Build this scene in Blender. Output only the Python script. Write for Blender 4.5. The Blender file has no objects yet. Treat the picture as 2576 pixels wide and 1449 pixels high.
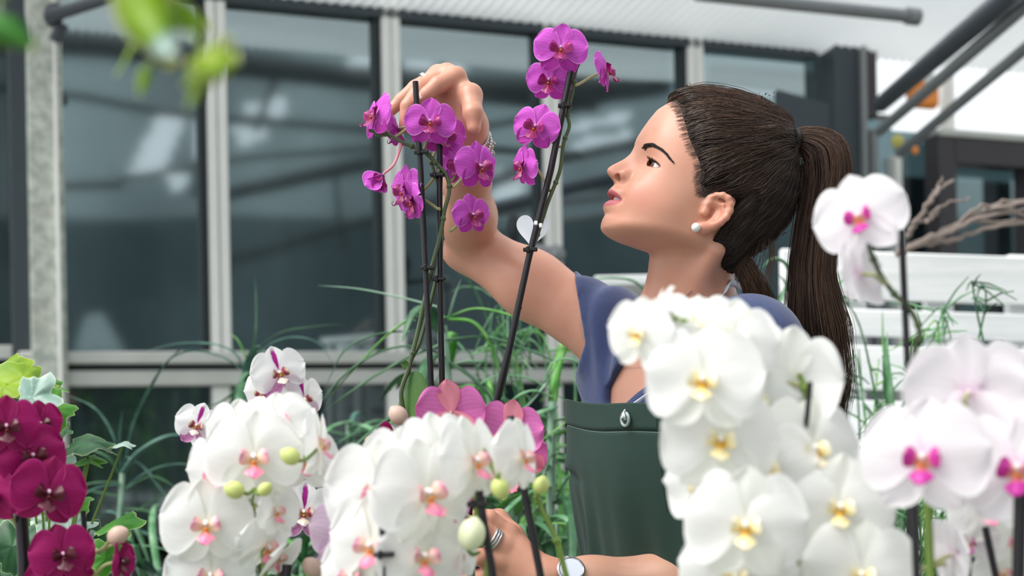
import bpy, math, random
import numpy as np
from mathutils import Vector, Matrix, Euler
rng = np.random.default_rng(7)
random.seed(7)
SC = bpy.context.scene
COL = SC.collection
R = math.radians

# ------------------------------------------------------------------ camera
F = 2576 * 50.0 / 36.0          # focal length in photo pixels
HX, HY = 1288.0, 1050.0         # optical axis in the photo (shifted lens)
CAMZ = 1.20
cam = bpy.data.cameras.new('camera')
camo = bpy.data.objects.new('camera', cam)
COL.objects.link(camo)
cam.lens = 50.0; cam.sensor_width = 36.0
cam.shift_y = (HY - 724.5) / 2576.0
cam.clip_start = 0.02
camo.matrix_world = Matrix.Translation((0, 0, CAMZ)) @ Matrix.Rotation(R(90), 4, 'X') @ Matrix.Rotation(R(-1.1), 4, 'Z')
cam.dof.use_dof = True
cam.dof.focus_distance = 1.70
cam.dof.aperture_fstop = 4.4
SC.camera = camo
CM = camo.matrix_world.copy()

def P(px, py, d):
    """world point seen at photo pixel (px, py) at depth d metres"""
    return CM @ Vector(((px - HX) / F * d, -(py - HY) / F * d, -d))

# ------------------------------------------------------------------ world, sun, exposure
wd = bpy.data.worlds.new('overcast_sky'); SC.world = wd
wd.use_nodes = True
bg = wd.node_tree.nodes['Background']
bg.inputs[0].default_value = (0.93, 0.97, 1.0, 1); bg.inputs[1].default_value = 1.15
sun = bpy.data.lights.new('hazy_sun', 'SUN'); suno = bpy.data.objects.new('hazy_sun', sun); COL.objects.link(suno)
sun.energy = 3.2; sun.angle = R(40); sun.color = (1.0, 0.97, 0.93)
suno.rotation_euler = Vector((0.68, 0.30, -1.0)).to_track_quat('-Z', 'Y').to_euler()
SC.view_settings.view_transform = 'Standard'
SC.view_settings.look = 'None'
SC.view_settings.gamma = 1.0
SC.view_settings.use_curve_mapping = False
SC.view_settings.exposure = 0.20

# ------------------------------------------------------------------ helpers
def lin(c):
    if isinstance(c, str):
        c = c.lstrip('#'); c = [int(c[i:i+2], 16) / 255 for i in (0, 2, 4)]
    return tuple((v / 12.92 if v <= 0.04045 else ((v + 0.055) / 1.055) ** 2.4) for v in c)

class NT:
    """tiny node-tree builder"""
    def __init__(self, name):
        self.m = bpy.data.materials.new(name); self.m.use_nodes = True
        self.t = self.m.node_tree; self.t.nodes.clear()
        self.out = self.t.nodes.new('ShaderNodeOutputMaterial')
    def n(self, typ, ins=None, **kw):
        nd = self.t.nodes.new('ShaderNode' + typ)
        for k, v in kw.items(): setattr(nd, k, v)
        for k, v in (ins or {}).items(): self.s(nd.inputs[k], v)
        return nd
    def s(self, sock, v):
        if isinstance(v, bpy.types.NodeSocket): self.t.links.new(v, sock)
        elif isinstance(v, bpy.types.Node): self.t.links.new(v.outputs[0], sock)
        else:
            if sock.type == 'RGBA' and isinstance(v, (tuple, list)) and len(v) == 3: v = (*v, 1)
            sock.default_value = v
    def mix(self, f, a, b, mode='MIX'):
        nd = self.t.nodes.new('ShaderNodeMix'); nd.data_type = 'RGBA'; nd.blend_type = mode
        self.s(nd.inputs[0], f); self.s(nd.inputs[6], a); self.s(nd.inputs[7], b)
        return nd.outputs[2]
    def math(self, op, a, b=0.0, c=None, clamp=False):
        nd = self.t.nodes.new('ShaderNodeMath'); nd.operation = op; nd.use_clamp = clamp
        self.s(nd.inputs[0], a); self.s(nd.inputs[1], b)
        if c is not None: self.s(nd.inputs[2], c)
        return nd.outputs[0]
    def ss(self, x, a, b):
        nd = self.t.nodes.new('ShaderNodeMapRange'); nd.interpolation_type = 'SMOOTHSTEP'
        self.s(nd.inputs[0], x); self.s(nd.inputs[1], a); self.s(nd.inputs[2], b)
        return nd.outputs[0]
    def noise(self, scale, detail=3.0, vec=None, out=0, rough=0.5):
        nd = self.n('TexNoise', {'Scale': scale, 'Detail': detail, 'Roughness': rough})
        if vec is not None: self.s(nd.inputs['Vector'], vec)
        return nd.outputs[out]
    def obj(self): return self.n('TexCoord').outputs['Object']
    def uv(self):
        sp = self.n('SeparateXYZ', {0: self.n('TexCoord').outputs['UV']})
        return sp.outputs[0], sp.outputs[1]
    def bump(self, h, strength=0.3, dist=0.002):
        return self.n('Bump', {'Height': h, 'Strength': strength, 'Distance': dist}).outputs[0]
    def pbsdf(self, color, rough=0.5, **kw):
        nd = self.n('BsdfPrincipled', {'Base Color': color, 'Roughness': rough})
        for k, v in kw.items(): self.s(nd.inputs[k.replace('_', ' ')], v)
        return nd.outputs[0]
    def done(self, sh):
        self.t.links.new(sh, self.out.inputs[0]); return self.m

def simple(name, color, rough=0.5, var=0.12, scale=40.0, bump=0.0, **kw):
    t = NT(name); c = lin(color)
    n = t.noise(scale, 3.0, t.obj())
    col = t.mix(n, tuple(v * (1 - var) for v in c), tuple(min(1, v * (1 + var)) for v in c))
    if bump: kw['Normal'] = t.bump(n, bump)
    return t.done(t.pbsdf(col, rough, **kw))

def link(o, parent=None):
    COL.objects.link(o)
    if parent is not None: o.parent = parent
    return o

def mesh_data(name, v, f, mat=None, smooth=True, sharp=False, uv=None, col=None, mats=None, midx=None):
    me = bpy.data.meshes.new(name)
    v = np.asarray(v, dtype=np.float32)
    if isinstance(f, np.ndarray):
        n = f.shape[1]
        me.vertices.add(len(v)); me.vertices.foreach_set('co', v.ravel())
        me.loops.add(f.size); me.loops.foreach_set('vertex_index', f.astype(np.int32).ravel())
        me.polygons.add(len(f)); me.polygons.foreach_set('loop_start', np.arange(0, f.size, n, dtype=np.int32))
        me.update(calc_edges=True)
    else:
        me.from_pydata(v.tolist(), [], f)
    if smooth: me.polygons.foreach_set('use_smooth', np.ones(len(me.polygons), dtype=bool))
    if uv is not None:
        l = me.uv_layers.new(name='UVMap')
        vi = np.empty(len(me.loops), dtype=np.int32); me.loops.foreach_get('vertex_index', vi)
        l.data.foreach_set('uv', np.asarray(uv, dtype=np.float32)[vi].ravel())
    if col is not None:
        a = me.color_attributes.new('Col', 'FLOAT_COLOR', 'POINT')
        a.data.foreach_set('color', np.asarray(col, dtype=np.float32).ravel())
    for m in (mats or ([mat] if mat else [])): me.materials.append(m)
    if midx is not None: me.polygons.foreach_set('material_index', np.asarray(midx, dtype=np.int32))
    if sharp: me.set_sharp_from_angle(angle=R(38))
    me.validate(); me.update()
    return me

def mobj(name, v, f, mat=None, parent=None, loc=None, **kw):
    """mesh object; v in world coordinates, made local to loc (or the parent's loc)"""
    v = np.asarray(v, dtype=np.float64)
    base = np.array(parent['_o']) if (parent is not None and '_o' in parent) else np.zeros(3)
    if loc is not None:
        v = v - np.array(loc)
    else:
        v = v - base
    o = bpy.data.objects.new(name, mesh_data(name, v, f, mat, **kw))
    if loc is not None: o.location = Vector(loc) - Vector(base)
    elif parent is not None: o['_o'] = [float(x) for x in base]
    return link(o, parent)

def thing(name, label, cat, loc=(0, 0, 0), group=None):
    o = bpy.data.objects.new(name, None); o.empty_display_size = 0.05
    o.location = loc; o['_o'] = [float(x) for x in loc]
    o['label'] = label; o['category'] = cat
    if group: o['group'] = group
    return link(o)

def tag(o, label, cat, group=None):
    o['label'] = label; o['category'] = cat
    if group: o['group'] = group
    return o

def struct(o): o['kind'] = 'structure'; return o

class MB:
    """collects shapes into one mesh"""
    def __init__(self): self.v = []; self.f = []; self.n = 0
    def add(self, v, f):
        v = np.asarray(v, dtype=float); self.v.append(v)
        self.f += [tuple(int(i) + self.n for i in q) for q in f]; self.n += len(v); return self
    def box(self, o, ax, ay, az, bev=0.0):
        """box from corner o along three edge vectors"""
        o, ax, ay, az = (np.asarray(x, dtype=float) for x in (o, ax, ay, az))
        if bev <= 0:
            v = [o + i * ax + j * ay + k * az for k in (0, 1) for j in (0, 1) for i in (0, 1)]
            return self.add(v, [(0, 2, 3, 1), (4, 5, 7, 6), (0, 1, 5, 4), (2, 6, 7, 3), (0, 4, 6, 2), (1, 3, 7, 5)])
        L = [np.linalg.norm(a) for a in (ax, ay, az)]; b = [min(bev / l, 0.45) for l in L]
        v = []; idx = {}
        for k in range(2):
            for j in range(2):
                for i in range(2):
                    for w in range(3):
                        c = [i, j, k]
                        q = [(b[a] if c[a] == 0 else 1 - b[a]) for a in range(3)]
                        q[w] = c[w]
                        idx[(i, j, k, w)] = len(v); v.append(o + q[0] * ax + q[1] * ay + q[2] * az)
        f = []
        f += [(idx[i, 0, 0, 0], idx[i, 1, 0, 0], idx[i, 1, 1, 0], idx[i, 0, 1, 0]) for i in (0, 1)]
        f += [(idx[0, j, 0, 1], idx[1, j, 0, 1], idx[1, j, 1, 1], idx[0, j, 1, 1]) for j in (0, 1)]
        f += [(idx[0, 0, k, 2], idx[1, 0, k, 2], idx[1, 1, k, 2], idx[0, 1, k, 2]) for k in (0, 1)]
        for a, bb in ((0, 1), (0, 1)):
            pass
        for k in (0, 1):
            for j in (0, 1): f.append((idx[0, j, k, 1], idx[1, j, k, 1], idx[1, j, k, 2], idx[0, j, k, 2]))
            for i in (0, 1): f.append((idx[i, 0, k, 0], idx[i, 1, k, 0], idx[i, 1, k, 2], idx[i, 0, k, 2]))
        for j in (0, 1):
            for i in (0, 1): f.append((idx[i, j, 0, 0], idx[i, j, 1, 0], idx[i, j, 1, 1], idx[i, j, 0, 1]))
        for k in (0, 1):
            for j in (0, 1):
                for i in (0, 1): f.append((idx[i, j, k, 0], idx[i, j, k, 1], idx[i, j, k, 2]))
        return self.add(v, f)
    def tube(self, pts, rad, seg=8, cap=True, flat=1.0):
        v, f = tube_geo(pts, rad, seg, cap, flat); return self.add(v, f)
    def ball(self, c, r, nu=12, nv=8, axes=None):
        c = np.asarray(c, dtype=float); r = np.asarray(r if hasattr(r, '__len__') else (r, r, r), dtype=float)
        v = [(0, 0, 1)]
        for j in range(1, nv):
            t = math.pi * j / nv
            for i in range(nu):
                a = 2 * math.pi * i / nu; v.append((math.sin(t) * math.cos(a), math.sin(t) * math.sin(a), math.cos(t)))
        v.append((0, 0, -1)); v = np.array(v) * r
        if axes is not None: v = v @ np.asarray(axes, dtype=float)
        f = [(0, 1 + i, 1 + (i + 1) % nu) for i in range(nu)]
        for j in range(nv - 2):
            for i in range(nu):
                a = 1 + j * nu + i; b = 1 + j * nu + (i + 1) % nu; f.append((a, a + nu, b + nu, b))
        k = len(v) - 1; s = 1 + (nv - 2) * nu
        f += [(k, s + (i + 1) % nu, s + i) for i in range(nu)]
        return self.add(v + c, f)
    def lathe(self, prof, c, seg=24, axis=None, up=None):
        """profile [(r, h)] turned round the vertical through c"""
        c = np.asarray(c, dtype=float); v = []
        Z = np.array((0, 0, 1.)) if axis is None else np.asarray(axis, dtype=float)
        A = np.cross(Z, (0.31, 0.2, 0.9) if abs(Z[2]) < .9 else (1, 0, 0)); A /= np.linalg.norm(A); B = np.cross(Z, A)
        for r_, h in prof:
            for i in range(seg):
                a = 2 * math.pi * i / seg; v.append(c + r_ * (math.cos(a) * A + math.sin(a) * B) + h * Z)
        f = []
        for j in range(len(prof) - 1):
            for i in range(seg):
                f.append((j * seg + i, j * seg + (i + 1) % seg, (j + 1) * seg + (i + 1) % seg, (j + 1) * seg + i))
        return self.add(v, f)
    def build(self, name, mat, parent=None, **kw):
        kw.setdefault('sharp', True)
        return mobj(name, np.concatenate(self.v), self.f, mat, parent, **kw)

def spline(pts, n=8):
    """Catmull-Rom through pts"""
    p = np.array([tuple(q) for q in pts], dtype=float)
    if len(p) < 3:
        t = np.linspace(0, 1, max(2, n))[:, None]; return p[0] * (1 - t) + p[-1] * t
    q = np.vstack([2 * p[0] - p[1], p, 2 * p[-1] - p[-2]]); out = []
    for i in range(1, len(q) - 2):
        for t in np.linspace(0, 1, n, endpoint=False):
            a, b, c, d = q[i - 1], q[i], q[i + 1], q[i + 2]
            out.append(0.5 * ((2 * b) + (-a + c) * t + (2 * a - 5 * b + 4 * c - d) * t * t + (-a + 3 * b - 3 * c + d) * t ** 3))
    out.append(p[-1]); return np.array(out)

def frames(p, up=(0, 0, 1)):
    t = np.gradient(p, axis=0); t /= np.linalg.norm(t, axis=1)[:, None] + 1e-12
    u = np.asarray(up, dtype=float)
    if abs(t[0] @ u) > 0.95: u = np.array((1., 0.1, 0))
    A = []
    a = np.cross(t[0], u); a /= np.linalg.norm(a)
    for k in range(len(p)):
        a = a - t[k] * (a @ t[k]); a /= np.linalg.norm(a) + 1e-12; A.append(a.copy())
    A = np.array(A); return t, A, np.cross(t, A)

def tube_geo(pts, rad, seg=8, cap=True, flat=1.0):
    p = np.array([tuple(q) for q in pts], dtype=float); n = len(p)
    r_ = np.broadcast_to(np.asarray(rad, dtype=float), (n,))
    t, A, B = frames(p)
    ang = np.arange(seg) * 2 * math.pi / seg
    v = p[:, None] + r_[:, None, None] * (np.cos(ang)[None, :, None] * A[:, None] + flat * np.sin(ang)[None, :, None] * B[:, None])
    v = v.reshape(-1, 3); f = []
    for k in range(n - 1):
        for i in range(seg):
            f.append((k * seg + i, k * seg + (i + 1) % seg, (k + 1) * seg + (i + 1) % seg, (k + 1) * seg + i))
    if cap: f += [tuple(range(seg))[::-1], tuple(range((n - 1) * seg, n * seg))]
    return v, f

def grid_faces(nu, nv):
    return [(i * nv + j, i * nv + j + 1, (i + 1) * nv + j + 1, (i + 1) * nv + j) for i in range(nu - 1) for j in range(nv - 1)]

def unit(v):
    v = np.asarray(v, dtype=float); return v / np.linalg.norm(v)
# ------------------------------------------------------------------ setting materials
M = {}
M['floor'] = simple('concrete floor', '#7b7a74', 0.85, 0.2, 6, 0.2)
def galvanised():
    t = NT('galvanised steel'); o = t.obj()
    n = t.noise(26, 6, o, rough=0.7); s = t.noise(5, 3, o)
    c = t.mix(t.ss(n, 0.38, 0.62), lin('#a9b0a8'), lin('#d3d7cd'))
    c = t.mix(t.math('MULTIPLY', t.ss(s, 0.5, 0.75), 0.35), c, lin('#8d826a'))
    return t.done(t.pbsdf(c, 0.55, Metallic=0.25, Normal=t.bump(n, 0.15)))
M['galv'] = galvanised()
M['white_frame'] = simple('white coated aluminium', '#f2f2ee', 0.4, 0.04, 12)
M['grey_frame'] = simple('grey aluminium rail', '#c3c5c0', 0.5, 0.12, 9)
M['dark_seal'] = simple('dark rubber seal', '#1c262a', 0.5, 0.1, 30)
M['slate_post'] = simple('slate grey painted steel', '#3a434a', 0.5, 0.1, 8)
M['dark_steel'] = simple('dark grey steel tube', '#4c5058', 0.42, 0.12, 10, Metallic=0.2)
M['tube'] = simple('zinc tube', '#8d9092', 0.4, 0.12, 14, Metallic=0.35)
M['dark_frame'] = simple('dark brown window frame', '#3c383c', 0.5, 0.1, 10)
M['cloth'] = simple('grey shade cloth', '#98a4a6', 0.9, 0.25, 1.6)
M['cloth_dark'] = simple('dark shade cloth', '#465356', 0.9, 0.35, 2.0)
M['truss'] = simple('dark roof truss', '#14181a', 0.6, 0.2, 4)
M['white_sheet'] = simple('white plastic sheet', '#f4f6f8', 0.7, 0.03, 4)
M['tan'] = simple('tan board', '#a18463', 0.8, 0.15, 5)
M['orange'] = simple('orange plastic', '#f0913c', 0.6, 0.1, 8)
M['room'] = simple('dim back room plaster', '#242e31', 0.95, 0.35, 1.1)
def pane_mat(name, tint, fac):
    t = NT(name); o = t.obj()
    streak = t.noise(2.2, 5, t.n('Mapping', {0: o, 'Scale': (1.4, 1.4, 0.5)}).outputs[0], rough=0.65)
    wave = t.bump(t.noise(1.3, 1.0, o), 0.06, 0.05)
    gl = t.n('BsdfGlossy', {'Color': (0.80, 0.93, 0.96, 1), 'Roughness': 0.05, 'Normal': wave}).outputs[0]
    tr = t.n('BsdfTransparent', {'Color': (*lin(tint), 1)}).outputs[0]
    du = t.n('BsdfDiffuse', {'Color': (*lin('#5b6d70'), 1)}).outputs[0]
    a = t.n('MixShader', {0: t.math('MULTIPLY', t.ss(streak, 0.4, 0.8), 0.30), 1: tr, 2: du}).outputs[0]
    return t.done(t.n('MixShader', {0: fac, 1: a, 2: gl}).outputs[0])
M['pane'] = pane_mat('tinted window glass', '#8ea3a6', 0.46)
M['pane_low'] = pane_mat('dusty lower glass', '#6f8083', 0.16)
def canopy_mat():
    t = NT('translucent corrugated sheet'); o = t.obj()
    n = t.noise(1.5, 4, o)
    c = t.mix(n, lin('#d3d7d8'), lin('#f2f4f4'))
    a = t.n('BsdfDiffuse', {0: c}).outputs[0]; b = t.n('BsdfTranslucent', {0: c}).outputs[0]
    return t.done(t.n('MixShader', {0: 0.6, 1: a, 2: b}).outputs[0])
M['canopy'] = canopy_mat()
def whitewash():
    t = NT('whitewashed boards'); o = t.obj()
    n = t.noise(3, 5, t.n('Mapping', {0: o, 'Scale': (0.6, 6, 9)}).outputs[0], rough=0.7)
    c = t.mix(t.ss(n, 0.3, 0.75), lin('#e2e6e6'), lin('#fbfcfc'))
    return t.done(t.pbsdf(c, 0.7, Normal=t.bump(n, 0.2)))
M['whitewash'] = whitewash()
M['bench_top'] = simple('grey bench slats', '#8c8d88', 0.7, 0.15, 6)

# ------------------------------------------------------------------ floor and window wall
mb = MB(); mb.box((-9, -9, -0.12), (20, 0, 0), (0, 22, 0), (0, 0, 0.12))
struct(mb.build('floor', M['floor']))
D0 = 5.3
def mull_px(k): return 1288 + (-733 + 423 * k) / (1 + .05 * k)
W0 = np.array(P(555, HY, D0)); W1 = np.array(P(mull_px(4), HY, D0 * 1.2))
WE = (W1 - W0)[:2] / 4; BAY = np.linalg.norm(WE); WE = np.array((*(WE / BAY), 0.0))
WN = np.array((WE[1], -WE[0], 0.0))            # towards the camera
def wp(k, off, z): return np.array((W0[0], W0[1], 0)) + WE * (k * BAY) + WN * off + np.array((0, 0, z))
def wz(k, py): return P(mull_px(k), py, D0 * (1 + .05 * k)).z
def wk(px):                                     # bay coordinate of a photo column
    a = px - 1288; return (a + 733) / (423 - .05 * a)
def wbox(mb, k0, k1, o0, o1, z0, z1, bev=0.0):
    return mb.box(wp(k0, o0, z0), WE * ((k1 - k0) * BAY), WN * (o1 - o0), (0, 0, z1 - z0), bev)
ZS1 = wz(0, 886); ZS0 = wz(0, 972); ZT = 3.05
wall = struct(thing('wall_back', '', '')); del wall['label']; del wall['category']
mb = MB(); wbox(mb, -3.2, 6.2, -0.06, 0.02, 0, 0.55); mb.build('base_wall', M['room'], wall)
for nm, a, b, o in (('sill_rail', 0.045, 0.0, 0.07), ('sill_rail', 0.125, 0.068, 0.055), ('sill_back', 0.115, 0.01, 0.02)):
    mb = MB(); wbox(mb, -1.05, 3.75, -0.03, o, ZS1 - a, ZS1 - b, 0.006)
    mb.build(nm, M['grey_frame'] if nm == 'sill_rail' else M['dark_seal'], wall)
for k in (0, 1, 2, 3):
    w = 0.037 / BAY
    for j in (-1, 0.02):                         # a pair of white ribs with a groove between
        mb = MB(); wbox(mb, k + w * (j if j < 0 else .06), k + w * (-.06 if j < 0 else 1), -0.02, 0.05, ZS1, ZT, 0.004)
        mb.build('mullion', M['white_frame'], wall)
    mb = MB(); wbox(mb, k - 0.9 * w, k + 0.9 * w, -0.02, 0.03, 0.5, ZS0, 0.004); mb.build('lower_mullion', M['white_frame'], wall)
    mb = MB(); wbox(mb, k - 1.75 * w, k - w, -0.03, 0.03, ZS1, ZT); mb.build('seal', M['dark_seal'], wall)
kl0, kl1 = wk(78), wk(166)
mb = MB(); wbox(mb, kl0, kl1, -0.05, 0.10, 0, ZT + .3, 0.006); mb.build('post', M['galv'], wall)
mb = MB(); wbox(mb, wk(143), wk(152), 0.10, 0.125, 0, ZT + .3, 0.003); mb.build('conduit', M['white_frame'], wall)
mb = MB(); wbox(mb, wk(34), wk(82), -0.05, 0.06, 0, ZT + .3, 0.006); mb.build('dark_post', M['slate_post'], wall)
mb = MB(); wbox(mb, wk(-300), wk(34), -0.02, 0.04, wz(-1.2, 905), wz(-1.2, 870), 0.004); mb.build('sill_rail', M['grey_frame'], wall)
k4 = wk(2112)
mb = MB(); wbox(mb, wk(2078), wk(2140), -0.05, 0.12, 0, wz(4, 128), 0.006); mb.build('post', M['slate_post'], wall)
mb = MB(); wbox(mb, wk(2142), wk(2190), -0.03, 0.10, wz(4, 300), wz(4, 128), 0.006); mb.build('bracket', M['dark_frame'], wall)
mb = MB(); wbox(mb, wk(2135), wk(2146), 0.12, 0.15, 0, wz(4, 128), 0.003); mb.build('conduit', M['tube'], wall)
for px, w, y0, mt in ((2197, 24, 330, 'tube'), (2256, 25, 395, 'white_frame'), (2392, 24, 195, 'white_frame')):
    k = wk(px); q = w / 2 / 423
    mb = MB(); wbox(mb, k - q, k + q, -0.02, 0.05, 0.5, wz(k, y0), 0.004); mb.build('mullion', M[mt], wall)
# panes: each one an object of its own
edges = [wk(-320), wk(36), wk(160), 0, 1, 2, 3, wk(2078), wk(2197), wk(2256), wk(2392), wk(2640)]
n_win = 0
for a, b in zip(edges[:-1], edges[1:]):
    n_win += 1
    ztop = ZT if b < 4.2 else wz(5, 338) if a > wk(2250) else wz(5, 300)
    w = struct(thing('window_%d' % n_win, '', '')); del w['label']; del w['category']
    mb = MB(); wbox(mb, a, b, -0.006, 0.0, ZS1, ztop); mb.build('pane', M['pane_low' if n_win == 1 else 'pane'], w)
    mb = MB(); wbox(mb, a, b, -0.006, 0.0, 0.5, ZS0); mb.build('pane', M['pane_low'], w)
# dim room behind the glass
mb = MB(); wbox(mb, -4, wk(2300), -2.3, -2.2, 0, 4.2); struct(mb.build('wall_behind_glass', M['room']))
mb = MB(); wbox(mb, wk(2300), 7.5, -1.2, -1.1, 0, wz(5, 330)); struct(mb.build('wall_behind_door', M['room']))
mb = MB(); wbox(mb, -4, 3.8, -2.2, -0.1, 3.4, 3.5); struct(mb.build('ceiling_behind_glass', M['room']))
# things dimly seen through the panes
def block(name, label, cat, k0, k1, o0, o1, z0, z1, mat):
    mb = MB(); wbox(mb, k0, k1, o0, o1, z0, z1, 0.02); return tag(mb.build(name, M[mat]), label, cat)
mb = MB(); mb.lathe([(0.05, 0), (0.075, .03), (.085, .2), (.06, .27), (.0, .28)], wp(-.62, -.5, wz(-.5, 490)), 20)
mb.tube([wp(-.62, -.5, wz(-.5, 490) + .27), wp(-.62, -.5, 3.4)], .004, 6)
tag(mb.build('hanging_pot', M['tan']), 'tan hanging pot dimly seen behind the left window pane', 'plant pot')

# ------------------------------------------------------------------ corrugated canopy over the wall
def canopy():
    n = 900; v = []; f = []
    L0, L1 = -1.6, 7.2
    zc = wz(1, 17) - 0.02
    for i in range(n + 1):
        k = L0 + (L1 - L0) * i / n; s = k * BAY
        z = zc + 0.012 * math.sin(s * 2 * math.pi / 0.045)
        v.append(wp(k, 0.02, z)); v.append(wp(k, .8, z + .13)); v.append(wp(k, 1.7, z + .28))
    for i in range(n):
        a = 3 * i; f += [(a, a + 3, a + 4, a + 1), (a + 1, a + 4, a + 5, a + 2)]
    o = mobj('canopy_sheet', v, f, M['canopy']); return o
o = canopy(); tag(o, 'translucent corrugated roof sheet over the window wall', 'canopy')
mb = MB(); wbox(mb, -1.6, 3.95, -0.03, 0.03, ZT - .02, ZT + .12); struct(mb.build('trim_1', M['cloth_dark']))
zc = wz(1, 17)
mb = MB(); wbox(mb, -1.6, 3.9, 0.0, 0.05, zc - .055, zc - .02); struct(mb.build('trim_2', M['slate_post']))
def pxtube(name, label, a, b, r, mat, cat='tube', seg=14, cap=None):
    mb = MB(); mb.tube([P(*a), P(*b)], r, seg)
    if cap is not None:
        u = unit(np.array(P(*b)) - np.array(P(*a)))
        mb.tube([np.array(P(*b)) - u * .03, np.array(P(*b)) + u * .015], r * 1.35, seg)
    return tag(mb.build(name, M[mat]), label, cat)
pxtube('support_tube', 'grey tube with an end cap under the corrugated canopy', (1750, -15, 4.6), (2300, 42, 4.9), .022, 'tube', cap=1)
pxtube('diagonal_tube', 'thick dark diagonal tube, highest of three on the right', (2216, 262, 5.8), (2560, -30, 3.9), .034, 'dark_steel')
pxtube('diagonal_tube', 'thinner grey diagonal tube, middle one of three on the right', (2212, 330, 5.7), (2620, -20, 3.9), .021, 'tube')
pxtube('diagonal_tube', 'grey diagonal tube, lowest of the three on the right', (2262, 385, 5.7), (2640, 72, 4.0), .019, 'tube')
pxtube('slanted_rod', 'dark slanted rod clamped to the galvanised post at top left', (125, 42, 4.85), (285, -12, 4.4), .022, 'dark_steel')
mb = MB(); c = np.array(P(135, 38, 4.88)); mb.ball(c, (.035, .03, .045), 10, 8); mb.tube([c + (0, 0, -.09), c + (.03, 0, -.03)], .022, 8)
tag(mb.build('pipe_clamp', M['dark_steel']), 'dark clamp holding the slanted rod at the galvanised post', 'clamp')
# window frame, bright daylight opening and oddments on the right
kf0, kf1, kf2 = wk(2318), wk(2352), wk(2545)
door = struct(thing('door_1', '', '')); del door['label']; del door['category']
for nm, a, b, z0, z1 in (('frame_stile', kf0, kf1 + .03, .5, wz(5, 352)), ('frame_head', kf1, wk(2660), wz(5, 428), wz(5, 362)), ('frame_stile', wk(2540), wk(2575), .5, wz(5.3, 430))):
    mb = MB(); wbox(mb, a, b, 0.05, 0.16, z0, z1, 0.006); mb.build(nm, M['dark_frame'], door)
mb = MB(); wbox(mb, kf0, wk(2680), 0.03, 0.17, wz(5, 362), wz(5, 345), 0.004); mb.build('frame_cap', M['grey_frame'], door)
for i in range(5):
    mb = MB(); k = wk(2440 + 42 * i); wbox(mb, k, k + .02, -1.37, -1.34, wz(5, 335), wz(5, 190) + .2)
    struct(mb.build('trim_%d' % (3 + i), M['grey_frame']))
mb = MB(); wbox(mb, wk(2252), wk(2326), 0.1, 0.16, wz(5, 296), wz(5, 222), 0.02)
tag(mb.build('orange_crate', M['orange']), 'blurred orange crate behind the diagonal tubes', 'crate')
mb = MB(); mb.ball(P(2312, 193, 6.4), (.07, .03, .045)); tag(mb.build('round_lamp', M['white_sheet']), 'white oval lamp above the orange panel', 'lamp')
mb = MB(); mb.ball(P(2258, 356, 5.9), (.027, .02, .03)); tag(mb.build('yellow_float', simple('pale yellow plastic', '#c9c06a', .5)), 'small pale yellow float beside the diagonal tubes', 'float')
mb = MB(); mb.ball(P(2302, 378, 5.9), (.015, .012, .018)); tag(mb.build('orange_valve', M['orange']), 'tiny orange valve right of the yellow float', 'valve')
# tan board and dark beam behind the head
mb = MB(); wbox(mb, wk(1830), wk(2078), -0.10, -0.05, wz(3.5, 250), wz(3.5, 160)); tag(mb.build('tan_board', M['tan']), 'tan board behind the glass above the dark beam', 'board')
mb = MB(); mb.box(P(1955, 225, 5.75), np.array(P(2085, 262, 5.75)) - np.array(P(1955, 225, 5.75)), (0, .06, 0), (0, 0, -.17)); tag(mb.build('dark_beam', M['slate_post']), 'dark beam meeting the slate post behind the ponytail', 'beam')
# pipe and valve on the wall behind the heart tag
mb = MB(); mb.tube(spline([P(1395, 760, 5.2), P(1397, 660, 5.2), P(1370, 632, 5.2), P(1330, 628, 5.2)], 6), .022, 10); mb.ball(P(1398, 640, 5.2), .036)
tag(mb.build('water_pipe', M['tube']), 'bent grey water pipe behind the heart tag', 'pipe')
mb = MB(); mb.ball(P(1292, 572, 5.1), (.025, .03, .055)); mb.tube([P(1292, 572, 5.1), P(1300, 625, 5.1)], .012, 8); mb.tube([P(1300, 625, 5.1), P(1335, 628, 5.2)], .012, 8)
tag(mb.build('valve_handle', M['dark_seal']), 'black valve handle on the pipe behind the heart tag', 'valve')

# ------------------------------------------------------------------ the glasshouse behind the photographer (seen mirrored in the panes)
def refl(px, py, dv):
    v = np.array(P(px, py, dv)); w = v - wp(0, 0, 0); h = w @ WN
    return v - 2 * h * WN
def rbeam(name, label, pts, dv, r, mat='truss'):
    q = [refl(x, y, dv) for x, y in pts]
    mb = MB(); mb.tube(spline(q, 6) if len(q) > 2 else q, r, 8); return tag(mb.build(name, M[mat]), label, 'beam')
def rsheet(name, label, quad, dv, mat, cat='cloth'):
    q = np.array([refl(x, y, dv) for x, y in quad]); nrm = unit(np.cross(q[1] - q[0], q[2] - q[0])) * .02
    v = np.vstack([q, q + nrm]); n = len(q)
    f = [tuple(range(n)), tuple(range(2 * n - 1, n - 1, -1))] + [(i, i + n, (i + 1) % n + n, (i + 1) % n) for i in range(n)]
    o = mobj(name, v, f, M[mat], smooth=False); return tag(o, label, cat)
def in_poly(P_, x, y):
    c = False; n = len(P_)
    for i in range(n):
        (x0, y0), (x1, y1) = P_[i], P_[(i + 1) % n]
        if (y0 > y) != (y1 > y) and x < (x1 - x0) * (y - y0) / (y1 - y0) + x0: c = not c
    return c
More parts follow.
